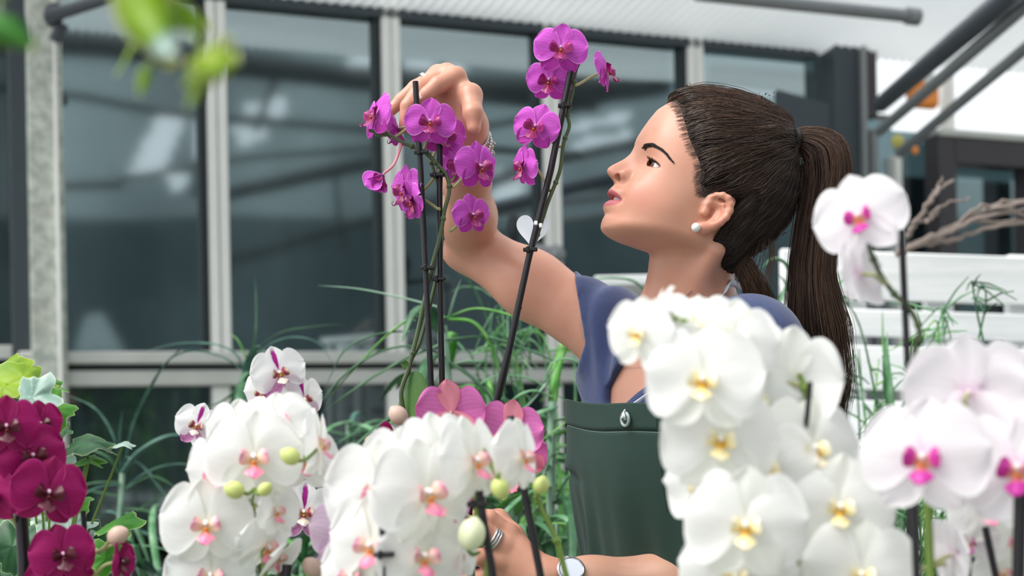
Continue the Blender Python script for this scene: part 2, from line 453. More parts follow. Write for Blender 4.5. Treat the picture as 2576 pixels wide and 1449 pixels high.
OPEN = ([(305, 435), (395, 288), (475, 288), (400, 440)], [(840, 165), (905, 130), (975, 135), (975, 182)], [(1010, 80), (1165, 85), (1230, 110), (1160, 195), (1010, 190)], [(625, 255), (720, 240), (700, 300), (620, 285)], [(480, 310), (535, 300), (535, 420), (490, 420)],
        [(410, 440), (470, 425), (460, 480), (430, 485)], [(1430, 350), (1600, 320), (1600, 370), (1430, 395)], [(1420, 300), (1590, 270), (1590, 292), (1420, 325)], [(1240, 420), (1330, 430), (1310, 520), (1230, 520)], [(1815, 205), (1955, 190), (1955, 235), (1815, 250)], [(590, 320), (690, 330), (600, 375)], [(1200, 560), (1240, 600), (1210, 660), (1190, 640)])
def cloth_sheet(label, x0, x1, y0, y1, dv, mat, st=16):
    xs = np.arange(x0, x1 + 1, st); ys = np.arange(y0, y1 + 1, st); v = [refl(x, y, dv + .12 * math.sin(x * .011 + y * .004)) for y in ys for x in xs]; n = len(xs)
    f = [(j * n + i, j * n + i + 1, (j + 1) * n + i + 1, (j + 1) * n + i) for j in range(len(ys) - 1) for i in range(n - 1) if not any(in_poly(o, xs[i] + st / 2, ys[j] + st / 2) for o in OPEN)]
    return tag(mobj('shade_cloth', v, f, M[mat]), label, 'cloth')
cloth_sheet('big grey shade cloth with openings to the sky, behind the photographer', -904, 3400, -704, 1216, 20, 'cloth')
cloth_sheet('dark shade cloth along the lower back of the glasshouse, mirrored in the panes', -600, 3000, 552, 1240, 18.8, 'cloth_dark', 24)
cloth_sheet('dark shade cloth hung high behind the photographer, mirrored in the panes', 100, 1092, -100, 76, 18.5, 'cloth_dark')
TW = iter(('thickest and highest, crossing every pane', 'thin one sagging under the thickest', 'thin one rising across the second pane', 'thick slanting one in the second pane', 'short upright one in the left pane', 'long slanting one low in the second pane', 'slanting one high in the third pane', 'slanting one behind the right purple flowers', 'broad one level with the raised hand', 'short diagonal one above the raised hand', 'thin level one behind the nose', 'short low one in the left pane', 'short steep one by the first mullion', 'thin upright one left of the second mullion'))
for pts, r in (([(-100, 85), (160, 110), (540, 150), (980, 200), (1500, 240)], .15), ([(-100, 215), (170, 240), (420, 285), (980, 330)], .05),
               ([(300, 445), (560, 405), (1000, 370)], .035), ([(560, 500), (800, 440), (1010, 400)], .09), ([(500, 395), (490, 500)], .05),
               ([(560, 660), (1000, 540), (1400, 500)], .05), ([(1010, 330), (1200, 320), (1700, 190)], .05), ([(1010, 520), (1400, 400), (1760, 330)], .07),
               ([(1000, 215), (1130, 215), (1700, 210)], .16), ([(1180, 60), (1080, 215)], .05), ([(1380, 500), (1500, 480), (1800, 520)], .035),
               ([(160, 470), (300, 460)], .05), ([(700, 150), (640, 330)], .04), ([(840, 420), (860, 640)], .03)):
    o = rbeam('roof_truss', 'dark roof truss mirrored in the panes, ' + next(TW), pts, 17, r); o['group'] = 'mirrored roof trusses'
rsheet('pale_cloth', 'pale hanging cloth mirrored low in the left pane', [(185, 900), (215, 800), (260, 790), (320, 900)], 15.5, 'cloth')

# ------------------------------------------------------------------ whitewashed slatted bench, dry branches, white table
def slat_bench():
    t = thing('slatted_bench', 'whitewashed slatted wooden bench standing behind the ponytail', 'bench', (P(2300, HY, 3.7).x, 3.7, 0))
    def b(nm, x0, x1, y0, y1, d=3.7, th=.025, mat='whitewash', sl=0.034):
        a = np.array(P(x0, y0, d)); e = np.array(P(x1, y0 + (x1 - x0) * sl, d)) - a; h = np.array(P(x0, y1, d)) - a
        mb = MB(); mb.box(a, e, (0, th, 0), h, .004); mb.build(nm, M[mat], t)
    for y0, y1 in ((625, 746), (770, 838), (862, 972), (1000, 1110), (1135, 1240)): b('slat', 1965, 2700, y0, y1)
    for x0 in (2135, 2560): b('upright', x0 - 22, x0 + 45, 640, 1330, 3.735, .04)
    b('upright', 1968, 2030, 640, 1330, 3.735, .04); b('upright', 2330, 2400, 640, 1330, 3.735, .04)
    zb = P(2300, 1330, 3.7).z
    mb = MB(); mb.box((t.location.x - .45, 3.30, zb - .03), (.9, 0, 0), (0, .42, 0), (0, 0, .03), .004); mb.build('seat', M['whitewash'], t)
    for sx in (-.42, .38):
        for sy in (3.32, 3.66):
            mb = MB(); mb.box((t.location.x + sx, sy, 0), (.04, 0, 0), (0, .04, 0), (0, 0, zb - .03), .003); mb.build('leg', M['whitewash'], t)
slat_bench()
mb = MB(); z = P(1560, 700, 4.3).z
mb.box((P(1490, 700, 4.3).x, 4.2, z - .03), (P(1700, 700, 4.3).x - P(1490, 700, 4.3).x, 0, 0), (0, .6, 0), (0, 0, .03), .004)
for sx in (0.02, P(1700, 700, 4.3).x - P(1490, 700, 4.3).x - .06):
    for sy in (4.22, 4.74): mb.box((P(1490, 700, 4.3).x + sx, sy, 0), (.04, 0, 0), (0, .04, 0), (0, 0, z - .03))
tag(mb.build('white_table', M['whitewash']), 'white table seen between the raised arm and the neck', 'table')
M['twig'] = simple('dry grey twig', '#8d8079', .9, .25, 60)
br = thing('dry_branches', 'bundle of dry leafless grey twigs resting on the slatted bench', 'branches', tuple(P(2400, 640, 3.55)))
for pts, r in (([(2255, 640), (2330, 600), (2420, 560), (2520, 520), (2640, 500)], .009), ([(2280, 625), (2380, 585), (2480, 545), (2640, 520)], .008), ([(2275, 600), (2320, 540), (2350, 490), (2395, 455)], .008),
               ([(2290, 620), (2400, 600), (2500, 570), (2640, 560)], .007), ([(2330, 560), (2365, 520), (2440, 500)], .005), ([(2400, 570), (2470, 520), (2576, 540), (2640, 590)], .006), ([(2420, 545), (2520, 560), (2640, 540)], .006),
               ([(2340, 500), (2360, 470), (2372, 450)], .004), ([(2470, 530), (2540, 505), (2640, 515)], .006), ([(2300, 560), (2350, 545), (2365, 520)], .005)):
    q = np.array([P(x, y, 3.55 + .03 * math.sin(x * .01 + y)) for x, y in pts]); s = spline(q, 6)
    s = s + rng.normal(0, .003, s.shape)
    mb = MB(); mb.tube(s, np.linspace(r, r * .5, len(s)), 7); mb.build('twig', M['twig'], br)

# ------------------------------------------------------------------ plant benches (their tops lie below the picture)
def bench(label, x0, x1, y0, y1, z):
    t = thing('plant_bench', label, 'bench', ((x0 + x1) / 2, (y0 + y1) / 2, 0))
    n = 7; w = (y1 - y0) / n
    for i in range(n):
        mb = MB(); mb.box((x0, y0 + i * w + .004, z - .025), (x1 - x0, 0, 0), (0, w - .008, 0), (0, 0, .025), .003); mb.build('slat', M['bench_top'], t)
    for sx in (x0 + .03, x1 - .08):
        for sy in (y0 + .03, y1 - .08):
            mb = MB(); mb.box((sx, sy, 0), (.05, 0, 0), (0, .05, 0), (0, 0, z - .025)); mb.build('leg', M['bench_top'], t)
BZ = 0.72
bench('front plant bench under the potted orchids', -.85, .85, .72, 1.585, BZ)
bench('low plant bench under the spiky aloes behind the woman', -1.6, 1.7, 2.15, 3.25, 0.45)
# ------------------------------------------------------------------ foliage materials
def leaf_mat(name, base, pale, var=None, rough=0.45, trans=0.25, margin=None, vein=0.5):
    t = NT(name); u, v = t.uv(); o = t.obj()
    n = t.noise(30, 4, o)
    c = t.mix(t.ss(n, 0.3, 0.75), lin(base), lin(pale))
    if vein:
        vv = t.math('ABSOLUTE', t.math('SUBTRACT', v, 0.5))
        w = t.math('SINE', t.math('MULTIPLY', t.math('ADD', u, t.math('MULTIPLY', vv, -0.7)), 38.0))
        c = t.mix(t.math('MULTIPLY', t.ss(w, 0.75, 1.0), 0.25 * vein), c, lin(pale))
        c = t.mix(t.math('MULTIPLY', t.math('SUBTRACT', 1.0, t.ss(vv, 0.0, 0.035)), 0.5 * vein), c, lin(pale))
    if margin:
        m = t.math('MAXIMUM', t.ss(t.math('ADD', t.math('ABSOLUTE', t.math('SUBTRACT', v, 0.5)), t.math('MULTIPLY', t.math('SUBTRACT', n, .5), .3)), 0.40, 0.47), t.ss(u, 0.93, 0.98))
        c = t.mix(m, c, lin(margin))
    a = t.pbsdf(c, rough); b = t.n('BsdfTranslucent', {0: c}).outputs[0]
    return t.done(t.n('MixShader', {0: trans, 1: a, 2: b}).outputs[0])
M['aloe'] = leaf_mat('aloe green', '#4b8a55', '#93bf97', trans=.15, vein=0)
M['aloe_dark'] = leaf_mat('dark aloe green', '#2c5a38', '#4f8159', trans=.1, vein=0)
M['aloe_bright'] = leaf_mat('bright aloe green', '#57a83e', '#98d074', trans=.25, vein=0)
M['aloe_pale'] = leaf_mat('pale aloe stem', '#86ad93', '#b3d0ba', trans=.1, vein=0)
M['sea'] = leaf_mat('sea green blade', '#35665a', '#6f9b8c', trans=.15, vein=0)
M['ivy_dark'] = leaf_mat('dark ivy', '#1d4a2b', '#3f7a48', margin='#e3e6b4', vein=1)
M['ivy'] = leaf_mat('green ivy', '#3d8a2a', '#6fb540', margin='#eef0b8', vein=1, trans=.35)
M['ivy_lime'] = leaf_mat('yellowish lime ivy', '#86b21e', '#b4d23a', margin='#f2f4b4', vein=.6, trans=.5)  # yellow-green leaf colour with a cream margin
M['ivy_pale'] = leaf_mat('shiny pale ivy', '#6d9484', '#b5ccc2', margin='#edf2e2', vein=1, rough=.3, trans=.15)
M['orchid_leaf'] = leaf_mat('orchid leaf', '#3f6b30', '#628a48', vein=.2, trans=.08, rough=.35)
M['stem'] = simple('orchid stem green', '#4b5a3a', .5, .3, 60)
M['stem_green'] = simple('fresh orchid stem', '#6f8a3a', .5, .2, 60)
M['stalk'] = simple('pale flower stalk', '#a3a571', .5, .15, 60)
M['stalk_pink'] = simple('pink flower stalk', '#d88a96', .5, .15, 60)
M['stake'] = simple('black plastic stake', '#17141a', .4, .2, 80)
M['clip'] = simple('black plastic clip', '#0f0f12', .35, .1, 80)
M['pot_black'] = simple('black nursery pot', '#101113', .35, .15, 20)
M['pot_clear'] = simple('brown grow pot', '#3d3530', .4, .2, 20)
M['bark'] = simple('bark chips', '#5b4330', .9, .5, 90, .6)

# ------------------------------------------------------------------ strap leaves with toothed edges
def strap(name, pts, w, mat, parent, n=7, teeth=True, fold=.35, up=(0, 0, 1), tipw=.06):
    s = spline(pts, n); m = len(s)
    t, A, B = frames(s, up)
    L = np.concatenate([[0], np.cumsum(np.linalg.norm(np.diff(s, axis=0), axis=1))]); u = L / L[-1]
    hw = w * np.clip(0.72 + .5 * u - 1.25 * u ** 3, tipw, 1) * .5
    prof = [(-1, 0), (-.55, -.5), (0, -.75), (.55, -.5), (1, 0), (0, -.25)]
    v = []; uv = []
    for a, b in prof:
        v.append(s + (A * a + B * (b * fold * 1.3)) * hw[:, None]); uv.append(np.stack([u, np.full(m, .5 + .5 * a)], 1))
    v = np.stack(v, 1).reshape(-1, 3); uv = np.stack(uv, 1).reshape(-1, 2); k = len(prof)
    f = [(i * k + j, i * k + (j + 1) % k, (i + 1) * k + (j + 1) % k, (i + 1) * k + j) for i in range(m - 1) for j in range(k)]
    if teeth:
        v = list(v); uv = list(uv)
        step = max(w * .55, .008); nt = min(int(L[-1] / step), 40)
        for q in range(1, nt):
            x = q * step; i = min(int(np.searchsorted(L, x)), m - 2)
            for sg in (-1, 1):
                c = s[i] + A[i] * sg * hw[i] * .93
                b0 = len(v)
                v += [c - t[i] * w * .09, c + t[i] * w * .09, c + A[i] * sg * w * .13 + t[i] * w * .08]; uv += [(u[i], .5)] * 3
                f.append((b0, b0 + 1, b0 + 2))
        v = np.array(v); uv = np.array(uv)
    return mobj(name, v, f, mat, parent, uv=uv)

def pot(name, parent, c, r=.06, h=.12, mat='pot_black', fill='bark'):
    mb = MB(); mb.lathe([(0, 0), (r * .74, 0), (r * .78, .006), (r * .97, h * .86), (r * 1.05, h * .86), (r * 1.06, h), (r * .98, h), (r * .94, h * .85)], c, 28)
    mb.build(name, M[mat], parent)
    mb = MB(); mb.lathe([(r * .94, h * .84), (r * .6, h * .9), (0, h * .92)], c, 28)
    for i in range(26):
        a = rng.uniform(0, 6.28); q = r * .85 * math.sqrt(rng.uniform(0, 1))
        mb.ball(np.array(c) + (q * math.cos(a), q * math.sin(a), h * .9), rng.uniform(.004, .011, 3), 6, 4)
    mb.build('bark_mulch', M[fill], parent)

def aloe(label, c, zb, leaves, extra=0, mats=('aloe', 'aloe_dark', 'aloe_bright'), L=(.25, .5), w=(.016, .03), trunk=.008, name='aloe_plant', seed=0, el=(-.1, 1.2), droop=(.5, 1.3)):
    """c = crown; explicit leaves are [(pixel points with depth), width, material]"""
    g = np.random.default_rng(seed); c = np.array(c)
    t = thing(name, label, 'plant', (c[0], c[1], zb))
    pot('plant_pot', t, (c[0], c[1], zb), .09, .15, 'pot_clear')
    mb = MB(); mb.tube(spline([(c[0], c[1], zb + .13), c * .5 + np.array((c[0], c[1], zb + .13)) * .5 + g.normal(0, .012, 3), c], 6), trunk, 8); mb.build('trunk', M['aloe_pale'], t)
    for pts, wd_, mt in leaves: strap('leaf', [P(*p) for p in pts], wd_ * 1.5, M[mt], t)
    for i in range(extra):
        az = g.uniform(0, 6.28); e = g.uniform(*el); ln = g.uniform(*L); dr = g.uniform(*droop)
        d = np.array((math.cos(az) * math.cos(e), math.sin(az) * math.cos(e), math.sin(e)))
        side = np.array((-math.sin(az), math.cos(az), 0)) * g.normal(0, .2)
        q = [c + d * ln * s + side * ln * s * s + np.array((0, 0, -dr * ln * s * s * .8)) for s in (0, .25, .5, .75, 1)]
        base = c + np.array((0, 0, -g.uniform(0, .18)))
        strap('leaf', [x + (base - c) for x in q], g.uniform(*w), M[mats[int(g.integers(len(mats)))]], t, n=5)
    return t
D = 2.5
def dd(pts, d=D, dz=0.0): return [(x, y, d + dz * i) for i, (x, y) in enumerate(pts)]
aloe('spiky aloe with long arching leaves directly behind the purple orchid stems', P(1112, 820, D), .45, [
    (dd([(1120, 800), (1060, 788), (980, 840), (915, 905), (850, 975), (822, 1015)]), .016, 'aloe_bright'),
    (dd([(1108, 775), (1000, 748), (900, 728), (800, 718)]), .013, 'aloe_pale'),
    (dd([(1118, 865), (1080, 880), (1000, 915), (900, 975), (808, 1038)]), .017, 'aloe'),
    (dd([(1125, 800), (1200, 778), (1300, 800), (1390, 840), (1500, 890)]), .016, 'aloe_bright'),
    (dd([(1130, 805), (1190, 815), (1232, 870), (1250, 930), (1275, 990)]), .03, 'aloe_bright'),
    (dd([(1115, 858), (1220, 850), (1320, 880), (1400, 912), (1440, 930)]), .02, 'aloe_dark'),
    (dd([(1070, 832), (950, 842), (870, 880), (830, 950), (815, 985)]), .012, 'aloe_dark'),
    (dd([(1125, 805), (1140, 750), (1160, 700)]), .016, 'aloe_pale'),
    (dd([(1130, 915), (1180, 950), (1230, 1000), (1250, 1060)]), .032, 'aloe_dark'),
    (dd([(1190, 980), (1250, 948), (1330, 955), (1400, 995), (1470, 1040)]), .016, 'aloe'),
    (dd([(1120, 1010), (1050, 1080), (960, 1120), (880, 1190)]), .02, 'aloe'),
    (dd([(1110, 1000), (1020, 1040), (950, 1100), (900, 1190)]), .016, 'aloe_bright')], extra=8, seed=3, trunk=.009, L=(.2, .32))
aloe('aloe with hooked grey green leaves left of the green apron', P(1390, 1010, 2.45), .45, [
    (dd([(1370, 960), (1390, 915), (1430, 905), (1468, 930), (1486, 1000)], 2.45), .015, 'aloe'),
    (dd([(1390, 1000), (1340, 985), (1290, 1010), (1250, 1080)], 2.45), .017, 'aloe'),
    (dd([(1250, 1080), (1330, 1020), (1390, 940), (1415, 870)], 2.45), .016, 'aloe_pale'),
    (dd([(1340, 1290), (1370, 1180), (1400, 1130), (1445, 1120)], 2.4), .018, 'aloe_pale'),
    (dd([(1330, 1130), (1390, 1090), (1450, 1040)], 2.4), .014, 'aloe_bright')], extra=20, seed=5, L=(.2, .38))
for i, (px, py, d, lab, ex) in enumerate((
        (1290, 1180, 2.6, 'low tangled aloe behind the two pink orchid flowers', 24), (1330, 1330, 2.35, 'aloe crowding the gap between the lower hand and the apron', 26),
        (1000, 1150, 2.75, 'low aloe behind the front white orchid, left of the tall aloe', 18), (850, 1230, 2.85, 'dark aloe in the gap between the two white orchids', 20),
        (760, 1400, 2.6, 'aloe at the lower edge between the two white orchids', 20), (1420, 1200, 2.9, 'aloe half hidden behind the left edge of the apron', 18),
        (1240, 1000, 3.0, 'far aloe with thin leaves behind the right black stake', 20), (1380, 1440, 2.3, 'aloe at the lower edge under the watch', 18))):
    aloe(lab, P(px, py, d), .45, [], extra=ex, seed=20 + i, L=(.18, .36))
# slender dracaena-like plants at left
D = 3.0
aloe('slender plant with narrow drooping blades left of the white orchids', P(308, 1190, D), .45, [
    (dd([(305, 1180), (285, 1100), (240, 1030), (165, 992)], D), .018, 'sea'), (dd([(312, 1170), (335, 1060), (390, 950), (440, 890), (500, 855)], D), .02, 'sea'),
    (dd([(310, 1190), (350, 1140), (420, 1100), (480, 1095)], D), .034, 'sea'), (dd([(300, 1190), (270, 1150), (220, 1128)], D), .018, 'aloe_dark'),
    (dd([(318, 1150), (360, 1175), (400, 1225), (440, 1280)], D), .018, 'sea'), (dd([(318, 1230), (380, 1200), (430, 1220), (470, 1260)], D), .016, 'aloe_dark'),
    (dd([(300, 1250), (250, 1240), (200, 1230)], D), .016, 'aloe_dark'), (dd([(305, 1170), (300, 1100), (308, 1030)], D), .016, 'sea'),
    (dd([(310, 1330), (360, 1340), (420, 1370), (460, 1420)], D), .02, 'sea'), (dd([(310, 1280), (380, 1290), (440, 1340)], D), .018, 'aloe_dark')],
    extra=8, seed=40, mats=('sea', 'aloe_dark'), L=(.2, .34), trunk=.006, name='spiky_plant', w=(.014, .024))
aloe('tall plant with long thin blades behind the speckled orchid', P(618, 925, D), .45, [
    (dd([(615, 930), (590, 890), (540, 868), (450, 866), (360, 885)], D), .016, 'sea'), (dd([(612, 935), (560, 900), (480, 885), (420, 910), (380, 980)], D), .014, 'sea'),
    (dd([(620, 920), (640, 850), (643, 760), (640, 690)], D), .012, 'aloe'), (dd([(625, 915), (680, 868), (740, 850), (800, 865), (840, 920)], D), .016, 'sea'),
    (dd([(625, 915), (600, 860), (575, 835)], D), .014, 'aloe_bright'), (dd([(618, 960), (560, 1010), (500, 1030)], D), .018, 'aloe_dark'),
    (dd([(625, 900), (700, 840), (790, 822), (870, 815)], D), .008, 'aloe_dark'), (dd([(615, 950), (590, 990), (570, 1060)], D), .02, 'aloe_dark')],
    extra=5, seed=41, mats=('sea', 'aloe_dark'), L=(.15, .28), trunk=.006, name='spiky_plant')
for i, (px, py, d, lab) in enumerate(((200, 1420, 2.7, 'dark bladed plant at the lower edge behind the ivy'), (400, 1430, 2.8, 'dark bladed plant at the lower edge left of the white orchid'), (880, 1060, 3.1, 'low bladed plant behind the flower buds at the middle'))):
    aloe(lab, P(px, py, d), .45, [], extra=18, seed=50 + i, mats=('sea', 'aloe_dark', 'aloe'), L=(.2, .36), name='spiky_plant')
# right side: thin stemmed bushy plants and a broad upright aloe blade
D = 2.6
aloe('single broad upright aloe blade in front of the slatted bench', P(2245, 1050, D), .45, [
    (dd([(2245, 1060), (2235, 980), (2228, 900), (2232, 835)], D), .034, 'aloe'), (dd([(2245, 1060), (2290, 1000), (2330, 980)], D), .016, 'aloe_dark'), (dd([(2240, 1060), (2200, 1000), (2160, 975)], D), .012, 'aloe')], extra=6, seed=60, L=(.1, .2), w=(.01, .018))
aloe('aloe leaf arching over the white table behind the sleeve', P(1600, 820, 2.9), .45, [
    (dd([(1640, 760), (1600, 712), (1540, 700), (1480, 706), (1445, 722)], 2.9), .018, 'aloe'), (dd([(1600, 800), (1560, 770), (1520, 772)], 2.9), .015, 'aloe')], extra=3, seed=61, L=(.1, .16))
aloe('aloe leaves between the loose hair and the ponytail', P(1955, 850, 2.7), .45, [
    (dd([(1950, 860), (1960, 760), (1990, 690), (1950, 650), (1900, 690)], 2.7), .022, 'aloe'), (dd([(1900, 780), (1950, 785), (2010, 800)], 2.7), .016, 'aloe_bright'), (dd([(1985, 830), (1990, 740), (1960, 690)], 2.7), .03, 'aloe_pale')], extra=7, seed=62, L=(.1, .22))
def thin_bush(label, px, py, d, n, spread, h, seed):
    g = np.random.default_rng(seed); c = np.array(P(px, py, d))
    t = thing('pencil_plant', label, 'plant', (c[0], c[1], .45)); pot('plant_pot', t, (c[0], c[1], .45), .08, .14, 'pot_clear')
    b = np.array((c[0], c[1], .58))
    for i in range(n):
        e = c + np.array((g.normal(0, spread), g.normal(0, spread * .6), g.uniform(-.25, 1) * h))
        mid = b * .4 + e * .6 + g.normal(0, .03, 3)
        s = spline([b + g.normal(0, .015, 3), mid, e, e + g.normal(0, .05, 3)], 6); mb = MB(); mb.tube(s, np.linspace(.0035, .0012, len(s)), 5)
        for q in range(9):
            k = int(g.integers(6, len(s))); dv = unit(g.normal(0, 1, 3) + (0, 0, .3)) * g.uniform(.03, .09)
            mb.tube([s[k], s[k] + dv * .5 + (0, 0, .005), s[k] + dv], (.0022, .0018, .001), 4)
        mb.build('stem', M[('aloe', 'aloe_dark', 'aloe_bright')[i % 3]], t)
thin_bush('thin stemmed bushy plant right of the ponytail', 2190, 1030, 2.75, 9, .07, .10, 1)
thin_bush('thin stemmed bushy plant beside the tallest right stake', 2345, 960, 2.7, 8, .07, .16, 2)
thin_bush('thin stemmed plant behind the lower right white orchids', 2270, 1330, 2.5, 22, .09, .15, 3)
thin_bush('thin stemmed plant at the right edge behind the orchids', 2420, 1290, 2.5, 12, .09, .14, 4)
thin_bush('thin leaved plant under the raised arm', 1330, 900, 2.9, 14, .08, .10, 5)

# ------------------------------------------------------------------ ivy, leaf by leaf
def ivy_leaf(parent, px, py, d, wpx, yaw, pitch, roll, mat, seed):
    """heart to five lobed leaf with a scalloped rim; roll turns the tip, 0 = tip down"""
    g = np.random.default_rng(seed); n = 40; sc = wpx / F * d
    ang = np.linspace(0, 2 * math.pi, n, endpoint=False)
    rad = .5 * (1 + .16 * np.cos(5 * ang) + .05 * np.sin(13 * ang + g.uniform(0, 6)) + .03 * g.normal(size=n))
    rad *= 1 - .55 * np.exp(-((np.minimum(np.abs(ang - math.pi), 9)) / .28) ** 2) * .6
    rings = [0, .35, .7, 1.0]; v = []; uv = []
    mx, my = math.cos(R(0)), 0
    for q in rings:
        for k in range(n):
            x = rad[k] * q * math.sin(ang[k]); z = -rad[k] * q * math.cos(ang[k])
            y = .10 * (q ** 2) * math.cos(2 * ang[k]) + .035 * q * math.sin(5 * ang[k] + 1) + .12 * q * q
            v.append((x, y, z)); uv.append((.5 + .45 * q if q < 1 else .97, .5))
    v = np.array(v) * sc; uv = [(0.1 + .55 * rings[i // n] * abs(math.sin(ang[i % n] * 2.5)) if rings[i // n] < .9 else 1.0, .5 + (.06 if rings[i // n] < .9 else .0)) for i in range(len(v))]
    f = [(i * n + j, i * n + (j + 1) % n, (i + 1) * n + (j + 1) % n, (i + 1) * n + j) for i in range(3) for j in range(n)]
    m = np.array(Matrix.Rotation(R(yaw), 3, 'Z') @ Matrix.Rotation(R(-pitch), 3, 'X') @ Matrix.Rotation(R(roll), 3, 'Y'))
    c = np.array(P(px, py, d))
    o = mobj('leaf', v @ m.T + c, f, M[mat], parent, uv=uv)
    return c
def ivy():
    c0 = P(110, 1449, 1.55)
    t = thing('ivy_plant', 'variegated ivy with cream leaf margins behind the magenta orchid', 'plant', (c0.x, 1.53, BZ))
    b = np.array((c0.x, 1.53, BZ)); pot('plant_pot', t, b, .055, .11, 'pot_clear')
    top = b + (0, 0, .11)
    L = [(60, 948, 1.52, 150, 20, 50, 60, 'ivy_lime'), (20, 925, 1.54, 110, 0, 40, -40, 'ivy_lime'), (10, 975, 1.5, 90, 0, 50, 10, 'ivy_lime'), (82, 1000, 1.46, 130, -20, 20, 60, 'ivy_pale'), (128, 1030, 1.5, 110, 15, 10, 50, 'ivy'),
         (130, 965, 1.54, 80, 30, 55, 80, 'ivy'), (112, 985, 1.56, 80, 30, 45, 60, 'ivy_dark'), (225, 1112, 1.5, 135, 10, 72, 80, 'ivy_dark'), (308, 1116, 1.52, 60, 0, 78, 90, 'ivy_pale'), (222, 1155, 1.5, 85, 0, 76, 90, 'ivy'),
         (160, 1150, 1.54, 60, 0, 30, 0, 'ivy_pale'), (298, 1312, 1.5, 115, -20, 66, 100, 'ivy'), (265, 1405, 1.5, 90, 20, 5, -60, 'ivy'), (30, 1375, 1.5, 130, 0, 10, 10, 'ivy_dark'), (110, 1310, 1.54, 120, 10, 50, 60, 'ivy_pale'),
         (185, 1320, 1.53, 100, -10, 40, 40, 'ivy_pale'), (190, 1260, 1.55, 80, 10, 40, 30, 'ivy'), (85, 1290, 1.55, 70, 0, 60, 10, 'ivy'), (205, 1345, 1.54, 90, 20, 60, 80, 'ivy_pale'), (120, 1420, 1.55, 120, 10, 20, 0, 'ivy_dark'),
         (240, 1340, 1.56, 70, 0, 20, 30, 'ivy_dark'), (20, 1300, 1.56, 110, 0, 40, 0, 'ivy_dark'), (70, 1225, 1.58, 80, 0, 30, 30, 'ivy_dark'), (180, 1420, 1.57, 110, 0, 20, 10, 'ivy_dark'), (230, 1430, 1.58, 90, 0, 40, 20, 'ivy'), (0, 1440, 1.55, 110, 0, 30, 0, 'ivy_dark'), (150, 1080, 1.58, 60, 0, 40, 60, 'ivy_dark'), (60, 1060, 1.58, 90, 0, 30, 30, 'ivy_dark')]
    for i, a in enumerate(L):
        c = ivy_leaf(t, *a, seed=i)
        q = np.array((.25 * c[0] + .75 * top[0], top[1] + .01, .5 * c[2] + .5 * top[2]))
        mb = MB(); mb.tube(spline([top, q, c + (0, .004, 0)], 8), .0014, 5); mb.build('vine_stem', M['stem_green'], t)
ivy()
# blurred hanging plant close to the lens, upper left
def hanging():
    t = thing('hanging_plant', 'blurred lime green hanging plant close to the camera at top left', 'plant', tuple(P(330, -330, .62)))
    for i, (pts, w, mt) in enumerate(([[(330, -60, .60), (370, 40, .58), (420, 130, .57), (440, 165, .57)], .030, 'ivy_lime'], [[(330, -60, .60), (400, 10, .6), (480, 50, .6), (530, 70, .6)], .018, 'ivy_lime'],
            [[(520, 120, .56), (540, 150, .55), (570, 150, .55), (600, 145, .55)], .026, 'ivy_lime'], [[(480, 170, .56), (520, 185, .55), (560, 175, .55)], .020, 'ivy_lime'], [[(-60, 60, .6), (20, 80, .6), (90, 120, .6)], .017, 'ivy'],
            [[(400, 90, .57), (425, 130, .56), (450, 150, .56)], .014, 'ivy_pale'], [[(330, -60, .62), (350, 60, .66), (310, 160, .68), (290, 190, .7)], .008, 'ivy_lime'], [[(500, 215, .57), (490, 240, .57), (470, 270, .57)], .005, 'ivy_lime'], [[(370, 170, .62), (360, 210, .62), (350, 240, .62)], .007, 'ivy_lime'])):
        strap('leaf', [P(*p) for p in pts], w, M[mt], t, teeth=False, fold=.15, tipw=.25, up=(0, 1, 0))
    for a, b in (((330, -330, .62), (330, -60, .6)), ((330, -330, .62), (-60, 60, .6)), ((430, 40, .6), (520, 120, .56)), ((520, 120, .56), (500, 215, .57)), ((520, 150, .56), (480, 170, .56)), ((420, 120, .57), (370, 170, .62)), ((330, -60, .6), (430, 40, .6))):
        mb = MB(); mb.tube([P(*a), P(*b)], .0012, 5); mb.build('stem', M['stem_green'], t)
    c = np.array(P(330, -330, .62)); mb = MB(); mb.lathe([(0, 0), (.05, 0), (.065, .09), (.07, .09), (.07, .1), (0, .095)], c, 20); mb.build('plant_pot', M['pot_clear'], t)
    mb = MB(); mb.tube([c + (.06, 0, .1), c + (0, 0, .35), c + (-.06, 0, .1)], .002, 6); mb.tube([c + (0, 0, .35), c + (0, 0, 1.7)], .002, 6); mb.build('hanger', M['dark_seal'], t)
hanging()
